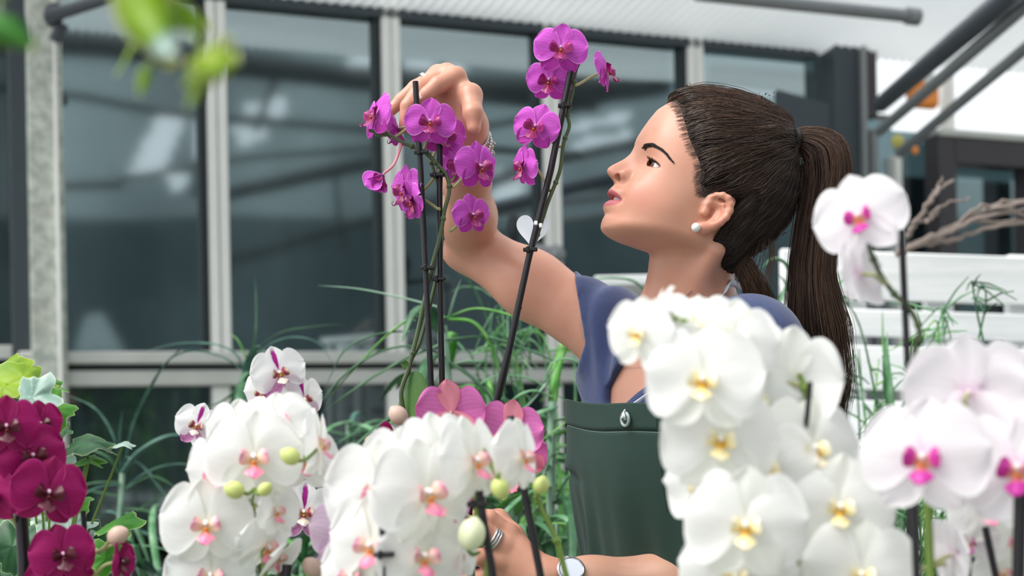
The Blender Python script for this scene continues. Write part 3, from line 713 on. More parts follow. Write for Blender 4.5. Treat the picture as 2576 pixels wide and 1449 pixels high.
# ------------------------------------------------------------------ petal materials
def petal_mat(name, base, centre, edge, vein, vein_amt=.4, trans=.35, stripe=None, blotch=None, rough=.6, cen_r=.25, thr=.5):
    t = NT(name); u, v = t.uv()
    vv = t.math('ABSOLUTE', t.math('SUBTRACT', v, 0.5))
    n = t.noise(14, 4, t.obj())
    c = t.mix(t.ss(u, 0.0, cen_r), lin(centre), lin(base))
    c = t.mix(t.math('MULTIPLY', n, .25), c, lin(edge))
    if vein_amt:
        w = t.math('SINE', t.math('ADD', t.math('MULTIPLY', v, 62.0), t.math('MULTIPLY', n, 5.0)))
        c = t.mix(t.math('MULTIPLY', t.ss(w, 0.55, 1.0), vein_amt), c, lin(vein))
    e = t.math('MAXIMUM', t.ss(vv, 0.44, 0.5), t.ss(u, .93, 1.0))
    c = t.mix(t.math('MULTIPLY', e, .8), c, lin(edge))
    if stripe: c = t.mix(t.math('MULTIPLY', t.math('SUBTRACT', 1.0, t.ss(t.math('ADD', vv, t.math('MULTIPLY', n, .1)), .14, .22)), t.math('SUBTRACT', 1.0, t.ss(u, .75, .98))), c, lin(stripe))
    if blotch:
        b = t.noise(150, 3, t.obj())
        c = t.mix(t.math('MULTIPLY', t.ss(b, thr, thr + .06), t.math('SUBTRACT', 1.0, t.ss(u, .7, .95))), c, lin(blotch))
    a = t.pbsdf(c, rough, **{'Specular IOR Level': .25}); b = t.n('BsdfTranslucent', {0: c}).outputs[0]
    return t.done(t.n('MixShader', {0: trans, 1: a, 2: b}).outputs[0])
def lip_mat(name, base, tip, stripe, centre):
    t = NT(name); u, v = t.uv()
    n = t.noise(90, 3, t.obj())
    c = t.mix(t.ss(u, .1, .5), lin(centre), lin(base)); c = t.mix(t.ss(u, .6, 1.0), c, lin(tip))
    w = t.math('SINE', t.math('MULTIPLY', v, 40.0))
    c = t.mix(t.math('MULTIPLY', t.ss(w, .3, .9), .5), c, lin(stripe)); c = t.mix(t.math('MULTIPLY', t.ss(n, .55, .7), .3), c, lin(stripe))
    return t.done(t.pbsdf(c, .4))
def back_mat(name, mid, edge): return petal_mat(name, mid, mid, edge, edge, .35, .25)
VAR = {}
def variety(key, petal, sepal, lsepal, side, mid, column, callus, wide=1.0, slim=1.0, lip=1.0): VAR[key] = dict(lip=lip, petal=petal, sepal=sepal, lsepal=lsepal, side=side, mid=mid, column=column, callus=callus, wide=wide, slim=slim, mesh={})
def plain(name, c, rough=.45): return simple(name, c, rough, .08, 60)
p = petal_mat('purple petal', '#d54fd0', '#df7cd8', '#eba2e6', '#b327b0', .3, .3); s = petal_mat('purple sepal', '#cc48c6', '#d872d0', '#e699de', '#a01a99', .35, .3)
ls = petal_mat('deep purple sepal', '#b52aa4', '#a01580', '#d976cf', '#8a0d78', .35, .3)
variety('purple', p, s, ls, lip_mat('purple lip lobe', '#960e68', '#a8187a', '#6e0446', '#b04a70'), lip_mat('purple lip tip', '#8f0c5c', '#b02888', '#6d0540', '#a8402f'), plain('pale orchid column', '#d9a8d2'), plain('orange lip callus', '#b5502b'), wide=.93, slim=1.12, lip=1.4)
p = petal_mat('white petal', '#f8f8f6', '#f6f5ec', '#ffffff', '#eef0ea', .25, .4)
s = petal_mat('white sepal', '#f6f7f1', '#eef0d2', '#ffffff', '#e8edda', .25, .4)
variety('white_pink', p, s, s, lip_mat('pink orange lip lobe', '#f2cfc6', '#ea84b8', '#ef8f58', '#f3e3b0'), lip_mat('pink lip tip', '#ef8fb5', '#e86cb8', '#f09468', '#f09a3c'), plain('white column', '#f7f2f3'), plain('apricot callus', '#ef8c3a'), wide=1.1)
variety('white_yellow', p, s, s, lip_mat('yellow lip lobe', '#f7edc0', '#fbf8ee', '#f0cf50', '#f0bc1c'), lip_mat('pale lip tip', '#f6e9b2', '#fdfaf0', '#f0cd40', '#efba18'), plain('ivory column', '#f8f5ea'), plain('golden callus', '#e9a812'), wide=1.12, lip=.85)
pl = petal_mat('blush white petal', '#f9f4f8', '#f3d9ee', '#ffffff', '#f1e2f0', .3, .4)
variety('white_magenta', pl, pl, pl, lip_mat('magenta lip lobe', '#c02a92', '#c8349a', '#8d0f5e', '#e9b48a'), lip_mat('bright magenta lip tip', '#c0249a', '#c72aa0', '#9c1270', '#dd8a35'), plain('cream column', '#efe3dc'), plain('orange callus', '#dd7d2c'), wide=1.05)
p = petal_mat('speckled white petal', '#fbfafa', '#f3dcee', '#ffffff', '#f3f0f3', .2, .4, cen_r=.14)
s = petal_mat('striped sepal', '#fbfafa', '#a92a8c', '#ffffff', '#f3f0f3', .2, .35, stripe='#a9248c'); ls = petal_mat('blotched sepal', '#b4389a', '#8f1a70', '#f7e6f2', '#8f1a70', .2, .35, blotch='#f4e2ef', thr=.56)
variety('speckled', p, s, ls, lip_mat('maroon lip lobe', '#8c1250', '#f0dba8', '#5d0732', '#e7b04e'), lip_mat('white lip tip', '#f4ead2', '#fbf6ea', '#8c1250', '#8c1250'), plain('cream white column', '#f5ecdf'), plain('amber callus', '#d99a35'))
p = petal_mat('crimson petal', '#9a0a5c', '#86084c', '#b8347f', '#7e0646', .3, .22); s = petal_mat('crimson sepal', '#920a54', '#7e0846', '#b33274', '#72063c', .3, .22)
variety('crimson', p, s, s, lip_mat('dark crimson lip lobe', '#4e021c', '#620a2a', '#38011a', '#5a0c1c'), lip_mat('dark crimson lip tip', '#560424', '#6e0c38', '#38011a', '#5a0c1c'), plain('pink white column', '#e3b9cf'), plain('dark red callus', '#6d0c20'), wide=1.05, lip=1.25)
p = petal_mat('rose petal', '#e07cbf', '#e39cc4', '#e878c4', '#cf5aa8', .45, .3); s = back_mat('salmon backed sepal', '#eb9aa6', '#e0609f')
variety('rose', p, s, s, lip_mat('rose lip lobe', '#b02080', '#b82a88', '#861055', '#c06a60'), lip_mat('rose lip tip', '#b02080', '#c03a90', '#861055', '#c06a60'), plain('rose column', '#e3b9cf'), plain('rose callus', '#b04040'))
p = petal_mat('lilac petal', '#eed3ec', '#f3e3f2', '#f6e8f5', '#dcb4dc', .4, .35)
variety('lilac', p, p, p, lip_mat('lilac lip lobe', '#e09ac8', '#e8a8d4', '#c86aa8', '#f0c080'), lip_mat('lilac lip tip', '#e09ac8', '#e8a8d4', '#c86aa8', '#f0c080'), plain('lilac column', '#f0e3ee'), plain('lilac callus', '#e0a050'))
p = petal_mat('orange pink petal', '#f0a79a', '#f3d080', '#f6c8cc', '#e0607a', .6, .35)
variety('salmon', p, p, p, lip_mat('salmon lip lobe', '#d83a60', '#e06a7a', '#c02048', '#f0a050'), lip_mat('salmon lip tip', '#d83a60', '#e06a7a', '#c02048', '#f0a050'), plain('salmon column', '#f0dcc8'), plain('salmon callus', '#f0a040'))

# ------------------------------------------------------------------ flower geometry (unit = one flower width, facing -Y)
PW = ((0, .05), (.06, .10), (.15, .185), (.3, .275), (.45, .325), (.6, .335), (.75, .30), (.87, .225), (.95, .135), (1, .03))
SW = ((0, .045), (.15, .09), (.35, .145), (.55, .17), (.72, .155), (.86, .105), (.95, .055), (1, .01))
def blade(prof, L, nu, nv, wide, cup, bend, ruff, seed, skew=0.0):
    g = np.random.default_rng(seed); a, b, c = g.uniform(0, 6.28, 3)
    u = np.linspace(0, 1, nu) ** .9; v = np.linspace(-1, 1, nv)
    w = np.interp(u, [q[0] for q in prof], [q[1] for q in prof]) * wide
    U, V = np.meshgrid(u, v, indexing='ij'); Wd = w[:, None] * V
    x = U * L + 0 * V; z = Wd + skew * U * (1 - U)
    y = cup * (V ** 2) * np.minimum(w[:, None] * 3, 1) * .25 + bend * U ** 2 + ruff * (.6 * np.sin(4 * V + a + 3 * U) + .5 * np.sin(7 * V + 5 * U + b) * np.abs(V)) * U * .05
    y -= .012 * np.exp(-(V / .12) ** 2) * np.sin(np.pi * U)     # midrib
    return np.stack([x, y, z], -1).reshape(-1, 3), np.stack([U, V * .5 + .5], -1).reshape(-1, 2), grid_faces(nu, nv)
def rot(v, ay=0, az=0, ax=0):
    m = np.array(Matrix.Rotation(ax, 3, 'X') @ Matrix.Rotation(az, 3, 'Z') @ Matrix.Rotation(-ay, 3, 'Y')); return v @ m.T
def flower_meshes(key, form):
    V = VAR[key]
    if form in V['mesh']: return V['mesh'][form]
    kind, var = form; sd = var * 31 + hash_key(key)
    g = np.random.default_rng(sd)
    fold = {'open': .0, 'cup': .75, 'half': .4, 'wilt': 1.15, 'flat': -.12}[kind]
    out = []
    for sg in (1, -1):
        v, uv, f = blade(PW, .47, 13, 13, V['wide'] * g.uniform(.94, 1.04), .10 + g.uniform(-.08, .12), .07 + g.uniform(-.05, .06), g.uniform(.5, 1.3), sd + sg)
        v = rot(v, ay=R(9 + g.uniform(-4, 6)), az=-fold * (1.0 if kind != 'wilt' else 1.0)); v[:, 0] *= sg
        out.append(('petal', v + (sg * .012, -.012, .008), uv, f, V['petal']))
    for nm, ang in (('sepal', 90), ('lateral_sepal', 232), ('lateral_sepal', 308)):
        v, uv, f = blade(SW, .46, 12, 9, V['slim'] * g.uniform(.95, 1.08), -.12 + g.uniform(-.1, .1), .06 + g.uniform(-.05, .06), .6, sd + ang)
        v = rot(v, az=-fold * (.9 if kind != 'wilt' else 1.0)); v = rot(v, ay=R(ang + g.uniform(-5, 5)))
        out.append((nm, v + (0, .02, 0), uv, f, V['sepal'] if nm == 'sepal' else V['lsepal']))
    # lip: two upcurled side lobes, an anchor shaped front lobe with two curled whiskers
    vs = []; uvs = []; fs = []; n = 0; mi = []
    def put(v, uv, f, m):
        nonlocal n
        vs.append(v); uvs.append(uv); fs.extend([tuple(i + n for i in q) for q in f]); mi.extend([m] * len(f)); n += len(v)
    for sg in (1, -1):
        v, uv, f = blade(((0, .03), (.3, .065), (.6, .085), (.85, .07), (1, .02)), .15, 8, 7, 1, .55, .02, .3, sd + 5)
        v = rot(v, ay=R(28), az=R(-48)); v[:, 0] *= sg; put(v + (sg * .018, -.03, -.035), uv, f, 0)
    v, uv, f = blade(((0, .028), (.25, .04), (.45, .085), (.6, .10), (.8, .06), (1, .022)), .19, 9, 7, 1, .35, .0, .2, sd + 6)
    v = rot(v, az=R(0)); v = v[:, [2, 1, 0]] * (1, 1, -1); m = np.array(Matrix.Rotation(R(-42), 3, 'X')); put(v @ m.T + (0, -.045, -.045), uv, f, 1)
    tip = np.array((0, -.19 * math.sin(R(42)) * 1.0, -.19 * math.cos(R(42)))) + (0, -.045, -.045)
    for sg in (1, -1):
        q = spline([tip, tip + (sg * .02, -.02, -.006), tip + (sg * .045, -.022, .015), tip + (sg * .05, -.01, .04), tip + (sg * .035, .005, .05)], 4)
        v, f = tube_geo(q, np.linspace(.008, .003, len(q)), 5); put(v, np.full((len(v), 2), (.9, .5)), f, 1)
    mb = MB(); mb.ball((0, -.075, -.045), (.022, .02, .016), 8, 6); put(np.array(mb.v[0]), np.full((len(mb.v[0]), 2), (.1, .5)), mb.f, 2)
    out.append(('lip', np.concatenate(vs) * V['lip'], np.concatenate(uvs), fs, [V['side'], V['mid'], V['callus']], mi))
    mb = MB(); mb.ball((0, -.035, .012), (.026, .05, .03), 10, 8); mb.ball((0, -.078, .006), (.02, .016, .018), 8, 6)
    mb.tube([(0, -.01, .0), (0, .03, 0), (0, .06, -.01)], (.02, .016, .012), 8)
    cen = mesh_data('flower', np.concatenate(mb.v), mb.f, V['column'])
    res = [('flower', cen)]
    for q in out:
        if len(q) == 5: res.append((q[0], mesh_data(q[0], q[1], q[3], q[4], uv=q[2])))
        else: res.append((q[0], mesh_data(q[0], q[1], q[3], None, uv=q[2], mats=q[4], midx=q[5])))
    V['mesh'][form] = res
    return res
def hash_key(k): return sum(ord(c) * (i + 1) for i, c in enumerate(k)) % 997
FC = 0
def flower(parent, key, px, py, d, wpx, yaw=0, pitch=0, roll=0, kind='open', to=None, var=None, stalk='stalk', srad=.0017):
    """to = pixel (and depth) where the flower stalk leaves the stem"""
    global FC
    FC += 1; var = FC % 4 if var is None else var
    c = P(px, py, d); sc = wpx / F * d
    m = Matrix.Rotation(R(yaw) - math.atan2(c.x, c.y), 3, 'Z') @ Matrix.Rotation(R(-pitch), 3, 'X') @ Matrix.Rotation(R(roll), 3, 'Y')
    mesh = flower_meshes(key, (kind, var))
    root = bpy.data.objects.new('flower', mesh[0][1]); link(root, parent)
    root.matrix_local = Matrix.Translation(c - Vector(parent['_o'])) @ m.to_4x4() @ Matrix.Scale(sc, 4)
    for nm, me in mesh[1:]: link(bpy.data.objects.new(nm, me), root)
    if to is not None:
        a = np.array(c + m @ Vector((0, .05 * sc, -.01 * sc))); b = np.array(P(to[0], to[1], to[2] if len(to) > 2 else d + .02))
        k = np.array(m @ Vector((0, 1, -.25))) * np.linalg.norm(b - a) * .45
        s = spline([a, a + k * .8, b * .8 + (a + k) * .2 + (0, 0, -.002), b], 5)
        mb = MB(); mb.tube(s, np.linspace(srad * .9, srad * 1.15, len(s)), 7); mb.build('flower_stalk', M[stalk], parent)
def bud(parent, px, py, d, rpx, mat, to=None, tilt=(0, 0), stalk='stem_green'):
    c = np.array(P(px, py, d)); r = rpx / F * d
    ax = np.array(Matrix.Rotation(R(tilt[0]), 3, 'X') @ Matrix.Rotation(R(tilt[1]), 3, 'Y')); v = []; n = 18; mm = 12; f = []
    for j in range(mm + 1):
        t = math.pi * j / mm
        for i in range(n):
            a = 2 * math.pi * i / n; q = 1 + .05 * abs(math.cos(1.5 * a)) - .07 * (abs(math.sin(1.5 * a)) < .12)
            v.append((math.sin(t) * math.cos(a) * q * .88, math.sin(t) * math.sin(a) * q * .88, math.cos(t) * (1.08 if t < 1.57 else 1.0) + .12 * math.exp(-(t / .3) ** 2)))
    f = [(j * n + i, (j + 1) * n + i, (j + 1) * n + (i + 1) % n, j * n + (i + 1) % n) for j in range(mm) for i in range(n)]
    mobj('flower_bud', np.array(v) * r @ ax.T + c, f, M[mat], parent, uv=[(.5, .5)] * len(v))
    if to is not None:
        b = np.array(P(to[0], to[1], to[2] if len(to) > 2 else d + .01)); e = c - ax @ np.array((0, 0, r * .95))
        mb = MB(); mb.tube(spline([e, e * .6 + b * .4 + (0, 0, -r * .25), b], 6), .0018, 6); mb.build('bud_stalk', M[stalk], parent)
M['bud_green'] = simple('green orchid bud', '#c6d07c', .45, .12, 60)
M['bud_white'] = simple('pale greenish bud', '#e6ebc4', .5, .1, 50)
M['bud_blush'] = simple('blush orchid bud', '#c9ab9c', .5, .25, 70)
M['bud_dull'] = simple('olive orchid bud', '#8e8560', .5, .25, 70)
def stem(parent, pts, r=.0022, mat='stem', name='stem', nodes=True):
    q = [np.array(P(*a)) if not isinstance(a, np.ndarray) else a for a in pts]
    s = spline(q, 8); mb = MB(); mb.tube(s, np.linspace(r * 1.15, r * .8, len(s)), 8)
    if nodes:
        for i in range(6, len(s) - 2, 13): mb.ball(s[i], r * 1.45, 7, 5)
    mb.build(name, M[mat], parent)
def stake(parent, a, b, r=.0032, clips=(), bent=()):
    a, b = np.array(P(*a)), (np.array(P(*b)) if not isinstance(b, np.ndarray) else b)
    q = [a] + [np.array(P(*c)) for c in bent] + [b]
    mb = MB(); mb.tube(q, r, 10); mb.build('stake', M['stake'], parent)
    for c in clips:
        p = np.array(P(*c)); mb = MB(); mb.box(p + (-.0085, -.005, -.0022), (.017, 0, 0), (0, .010, 0), (0, 0, .0044), .001)
        mb.box(p + (-.005, -.006, -.0038), (.004, 0, 0), (0, .012, 0), (0, 0, .0076), .001); mb.build('clip', M['clip'], parent)
def orchid_leaf(parent, base, tip, w, mat='orchid_leaf', lift=.05, up=(0, 0, 1)):
    base, tip = np.array(base), np.array(tip); mid = (base + tip) / 2 + (0, 0, lift)
    s = spline([base, mid, tip], 8); n = len(s); t, A, B = frames(s, up)
    u = np.linspace(0, 1, n); hw = w * .5 * np.where(u < .55, np.sqrt(np.clip(1 - ((u - .55) / .56) ** 2, .03, 1)), np.sqrt(np.clip(1 - ((u - .55) / .45) ** 1.8, .0004, 1))); v = []; uv = []
    for i in range(n):
        for j in range(-4, 5):
            x = j / 4; v.append(s[i] + A[i] * hw[i] * x + B[i] * (-.25 * hw[i] * (x * x) + .1 * hw[i])); uv.append((u[i], .5 + .5 * x))
    mobj('leaf', v, grid_faces(n, 9), M[mat], parent, uv=uv)
def orchid(label, bx, d, group=None, potmat='pot_black', nleaf=5, seed=0, z=BZ, cat='orchid'):
    """pot stands on the bench below photo column bx"""
    g = np.random.default_rng(seed); x = P(bx, 1449, d).x
    t = thing('potted_orchid', label, cat, (x, d, z), group)
    pot('plant_pot', t, (x, d, z), .055, .115, potmat)
    top = np.array((x, d, z + .105))
    for i in range(nleaf):
        a = 6.28 * i / nleaf + g.uniform(-.3, .3); l = g.uniform(.12, .18)
        orchid_leaf(t, top, top + (l * math.cos(a), l * math.sin(a) * .55, g.uniform(.0, .05)), g.uniform(.05, .065))
    return t, top

# ------------------------------------------------------------------ purple orchid held by the woman
def purple():
    d = 1.68
    c = np.array(P(1118, 1452, 1.70)); c = np.array((c[0], c[1], c[2]))
    t = thing('potted_orchid', 'tall orchid with purple flowers and a white heart tag, touched by the woman', 'orchid', tuple(c))
    pot('plant_pot', t, c, .055, .125, 'pot_black')
    top = c + (0, 0, .112)
    stem(t, [top + (-.01, 0, 0), (1012, 1020, d), (1030, 920, d), (1052, 830, d), (1082, 690, d), (1108, 590, d), (1118, 530, d), (1130, 480, d), (1122, 440, d), (1092, 405, d), (1060, 378, d), (1012, 358, d), (975, 338, d), (928, 328, d)], .0026)
    stem(t, [top, (1030, 960, d + .01), (1060, 850, d + .01), (1098, 700, d + .012), (1112, 600, d + .012), (1108, 530, d + .014), (1105, 480, d + .016), (1088, 420, d + .018), (1080, 385, d + .02)], .0024)
    stem(t, [top + (.012, 0, 0), (1245, 1030, d + .006), (1290, 850, d + .004), (1330, 660, d), (1352, 590, d), (1378, 510, d), (1408, 430, d), (1418, 360, d), (1432, 318, d), (1428, 285, d), (1440, 235, d), (1448, 180, d), (1462, 150, d)], .0024)
    stem(t, [(975, 338, d), (950, 342, d - .004), (940, 335, d - .006)], .0015, name='stem_tip', nodes=False)
    stake(t, (1045, 205, d - .012), top + (-.004, -.01, -.03), .0036, [(1060, 383, d - .012), (1076, 674, d - .012)], [(1058, 430, d - .012), (1072, 700, d - .012), (1085, 980, d - .01)])
    stake(t, (1106, 340, d + .004), top + (.006, .0, -.03), .0038, [(1100, 440, d), (1104, 702, d + .002)], [(1106, 520, d + .004), (1108, 800, d + .004), (1112, 960, d + .002)])
    stake(t, (1436, 180, d - .006), top + (.02, -.004, -.03), .0040, [(1422, 266, d - .006), (1334, 628, d - .008)], [(1385, 430, d - .006), (1330, 650, d - .006), (1280, 880, d - .004), (1243, 1030, d - .002)])
    for a in ((960, 300, 905, 290),): pass
    fl = lambda *a, **k: flower(t, 'purple', *a, **k)
    fl(1082, 306, d - .02, 138, 0, 2, 2, to=(1066, 375), var=0)
    fl(1118, 338, d + .012, 128, 22, -8, 12, to=(1088, 395, d + .018))
    fl(946, 290, d, 140, -62, 8, -4, to=(976, 338, d), var=1)
    fl(1000, 322, d + .02, 118, -112, -10, 8, kind='half', to=(985, 345, d))
    fl(962, 440, d - .01, 108, -120, -48, 0, kind='wilt', to=(1008, 362, d), stalk='stalk_pink')
    fl(1020, 478, d + .008, 138, -58, -6, 4, to=(1105, 425, d), var=2)
    fl(1040, 505, d - .002, 120, -64, -22, 4, kind='half', to=(1108, 525, d))
    fl(1205, 418, d - .014, 138, 38, -6, -4, to=(1138, 470, d), var=3)
    fl(1152, 412, d + .014, 118, -26, -4, -6, to=(1132, 455, d + .014))
    fl(1188, 540, d, 116, 34, -6, -6, to=(1130, 580, d), var=1)
    fl(1411, 122, d - .012, 146, 3, 4, 4, to=(1455, 165), var=2)
    fl(1382, 200, d + .004, 128, -12, -14, 4, to=(1430, 262), var=0)
    fl(1524, 178, d, 122, 76, 4, 6, to=(1446, 212, d), var=3)
    fl(1348, 318, d - .01, 132, -16, -2, 16, to=(1412, 368), var=1)
    fl(1318, 418, d, 120, -64, -6, 10, to=(1384, 480, d), var=2)
    for x, y in ((1472, 118), (1470, 134), (1466, 148)): bud(t, x, y, d + .004, 6, 'stake')
    # upright leaf and small bract at the foot of the left stem
    orchid_leaf(t, P(1048, 1090, d), P(1046, 932, d), .030, lift=.004, up=(.3, 1, 0))
    orchid_leaf(t, P(1022, 1080, d + .01), P(1018, 995, d + .01), .020, lift=.003, up=(.3, 1, 0))
    orchid_leaf(t, P(1022, 930, d), P(1012, 912, d - .004), .010, lift=.003, up=(.3, 1, 0))
    # heart tag
    n = 48; a = np.linspace(0, 2 * math.pi, n, endpoint=False)
    hx = 16 * np.sin(a) ** 3; hy = 13 * np.cos(a) - 5 * np.cos(2 * a) - 2 * np.cos(3 * a) - np.cos(4 * a)
    s = 84 / 32 / F * d; cc = np.array(P(1340, 578, d + .008)); tilt = R(-6)
    X = (hx * math.cos(tilt) - hy * 1.12 * math.sin(tilt)) * s; Z = (hx * math.sin(tilt) + hy * 1.12 * math.cos(tilt)) * s
    fr = np.stack([X, -.004 * np.cos(a) ** 2 + 0 * X, Z], 1) + cc; bk = fr + (0, .0008, 0)
    v = np.vstack([fr, bk, [cc], [cc + (0, .0008, 0)]]); f = [(i, (i + 1) % n, 2 * n) for i in range(n)] + [(n + (i + 1) % n, n + i, 2 * n + 1) for i in range(n)] + [(i, i + n, (i + 1) % n + n, (i + 1) % n) for i in range(n)]
    mobj('heart_tag', v, f, simple('white plastic tag', '#e9ebf3', .35, .03, 20), t, sharp=True)
    for x, y in ((1350, 560), (1362, 566)):
        mb = MB(); mb.box(np.array(P(x - 6, y + 6, d - .011)), (.004, 0, 0), (0, .01, 0), (0, 0, .005), .0008); mb.build('tag_clip', M['white_sheet'], t)
purple()

# ------------------------------------------------------------------ orchids on the front bench
t, top = orchid('white orchid splashed with magenta, behind the left white orchid', 690, 1.52, seed=1)
d = 1.50
stem(t, [top, (700, 1400, d), (725, 1200, d + .02), (735, 1080, d + .02), (720, 990, d + .02), (690, 900, d + .02)]); stem(t, [top, (640, 1350, d + .02), (590, 1160, d + .03), (545, 1080, d + .02), (560, 1050, d + .02)], .0018)
stake(t, (712, 1010, d + .03), top + (0, 0, -.03))
fl = lambda *a, **k: flower(t, 'speckled', *a, **k)
fl(702, 938, d - .02, 152, 14, 0, -14, to=(705, 960, d + .02), var=0); fl(764, 1004, d - .005, 128, 30, -6, -10, to=(735, 1020, d + .02), var=1); fl(662, 985, d + .012, 128, -34, -6, -8, to=(715, 985, d + .02), var=2)
fl(712, 996, d + .0, 90, -10, -58, 0, kind='cup', to=(728, 1030, d + .02)); fl(738, 1052, d + .005, 122, 12, -8, 8, to=(735, 1080, d + .02)); fl(496, 1070, d - .01, 128, -16, -2, 14, to=(552, 1070, d + .02), var=3)
fl(520, 1105, d + .012, 110, -30, -20, 14, to=(560, 1110, d + .02)); fl(655, 1050, d + .02, 110, -20, -10, -10, to=(730, 1060, d + .02)); fl(764, 1288, d, 172, 4, 0, 6, to=(735, 1200, d + .03), var=0); fl(700, 1210, d + .02, 110, -20, 0, 0, to=(725, 1200, d + .03))
mb = MB(); q = np.array(P(560, 1052, d + .02)); mb.ball(q, .004); mb.ball(q + (.006, 0, .004), .003); mb.build('stem_tip', M['bud_dull'], t)

t, top = orchid('white orchid with pink lips, left of the two front white ones', 640, 1.28, seed=2)
d = 1.28
stem(t, [top, (665, 1449, d + .01), (650, 1340, d + .02), (632, 1262, d), (650, 1200, d + .02), (670, 1170, d + .02), (705, 1110, d + .03)], .0026, 'stem_green'); stem(t, [(650, 1215, d + .02), (700, 1180, d + .02), (800, 1130, d + .02)], .0018, 'stem_green')
stake(t, (722, 1420, d + .02), top + (.01, 0, -.03), .0045)
fl = lambda *a, **k: flower(t, 'white_pink', *a, **k)
fl(638, 1150, d - .02, 262, 2, 0, 0, to=(668, 1172, d + .02), var=0); fl(553, 1192, d + .005, 240, -42, -4, -8, to=(640, 1220, d + .02), var=1); fl(519, 1318, d - .02, 248, -4, 0, 0, to=(628, 1270, d + .01), var=2)
fl(528, 1448, d - .01, 240, 4, 0, 6, to=(640, 1400, d + .02), var=3); fl(802, 1118, d, 200, 72, 2, 6, to=(740, 1150, d + .02), var=1); fl(770, 1160, d + .03, 180, 8, -2, 0, to=(720, 1175, d + .02))
fl(692, 1285, d, 150, 46, -4, 0, kind='half', to=(640, 1268, d)); fl(668, 1372, d + .012, 205, 52, -30, 0, to=(645, 1330, d + .02), var=0); fl(700, 1400, d + .02, 150, 62, -40, 0, kind='half', to=(648, 1350, d + .02)); fl(590, 1260, d + .03, 200, -14, -10, 0); fl(700, 1060, d + .02, 190, 0, 20, -8, to=(700, 1110, d + .03)); fl(600, 1080, d + .03, 180, -16, 14, -4)
for x, y, r_, tl in ((731, 1148, 25, (0, -60)), (591, 1233, 25, (20, -70)), (666, 1231, 19, (0, 50))): bud(t, x, y, d - .045, r_, 'bud_green', to=(640, 1230, d - .02) if x < 700 else (795, 1132, d - .01), tilt=tl)

t, top = orchid('large white orchid with pink lips, right one of the front left pair', 1000, 1.16, seed=3)
d = 1.17
stem(t, [top, (975, 1449, d), (990, 1360, d), (1010, 1300, d + .02), (1060, 1180, d + .02), (1120, 1110, d + .02), (1200, 1120, d + .02), (1250, 1190, d), (1270, 1200, d)], .0028, 'stem_green')
stem(t, [top + (.02, 0, 0), (1225, 1449, d + .02), (1210, 1360, d + .02), (1198, 1280, d + .02), (1200, 1220, d + .02), (1230, 1200, d + .02)], .0026, 'stem_green'); stem(t, [top + (.03, 0, 0), (1470, 1600, d + .06), (1448, 1520, d + .06), (1425, 1449, d + .06), (1400, 1360, d + .06), (1368, 1290, d + .06), (1345, 1245, d + .06)], .0027, 'stem_green')
stake(t, (962, 1325, d - .03), top + (-.01, -.02, -.03), .0028, [(966, 1394, d - .03)]); stake(t, (1205, 1235, d), top + (.02, 0, -.03), .0035, [(1200, 1268, d)], [(1240, 1449, d)]); stake(t, (1284, 1048, d + .07), top + (.03, 0.02, -.03), .0037, [], [(1320, 1240, d + .06), (1360, 1449, d + .06)])
fl = lambda *a, **k: flower(t, 'white_pink', *a, **k)
fl(1072, 1240, d - .02, 305, 34, 2, -6, to=(1020, 1270, d + .02), var=0); fl(1190, 1160, d, 255, 52, 6, -4, to=(1190, 1210, d + .03), var=1); fl(1312, 1150, d + .012, 215, 62, 2, 6, to=(1262, 1195, d), var=2)
fl(955, 1240, d + .025, 300, -6, 2, -4, to=(1010, 1290, d + .02), var=3); fl(1062, 1398, d - .015, 265, 30, 0, 6, to=(1000, 1380, d + .01), var=1); fl(935, 1370, d - .005, 270, -24, -4, 0, to=(985, 1390, d), var=2); fl(1130, 1400, d + .02, 220, 40, -6, -4, var=0); fl(1110, 1130, d + .03, 230, 30, 16, -6, to=(1110, 1120, d + .02), var=0)
fl(890, 1450, d + .01, 230, -30, 0, 0); fl(1010, 1170, d + .04, 230, 0, 14, 0)
for x, y, r_, m_, tl, to in ((1258, 1228, 27, 'bud_green', (0, 160), (1256, 1190, d - .02)), (1361, 1222, 23, 'bud_green', (0, 20), (1345, 1250, d + .06)), (1186, 1345, 40, 'bud_white', (0, 15), (1205, 1390, d + .02))): bud(t, x, y, d - .015 if x != 1361 else d + .05, r_, m_, to=to, tilt=tl)

t, top = orchid('pale lilac orchid half hidden left of the large white one', 860, 1.36, seed=4); d = 1.33
stem(t, [top, (880, 1449, d + .02), (880, 1350, d + .02)]); flower(t, 'lilac', 862, 1340, d, 200, -20, 0, 6, to=(880, 1370, d + .03)); flower(t, 'lilac', 860, 1435, d - .01, 160, -20, 6, 10, to=(880, 1440, d + .02)); flower(t, 'lilac', 895, 1262, d + .01, 180, -20, 10, 0, to=(880, 1350, d + .03))
bud(t, 786, 1428, d - .02, 27, 'bud_blush', to=(850, 1410, d), tilt=(30, -30), stalk='stalk')
stake(t, (905, 1400, d + .03), top)

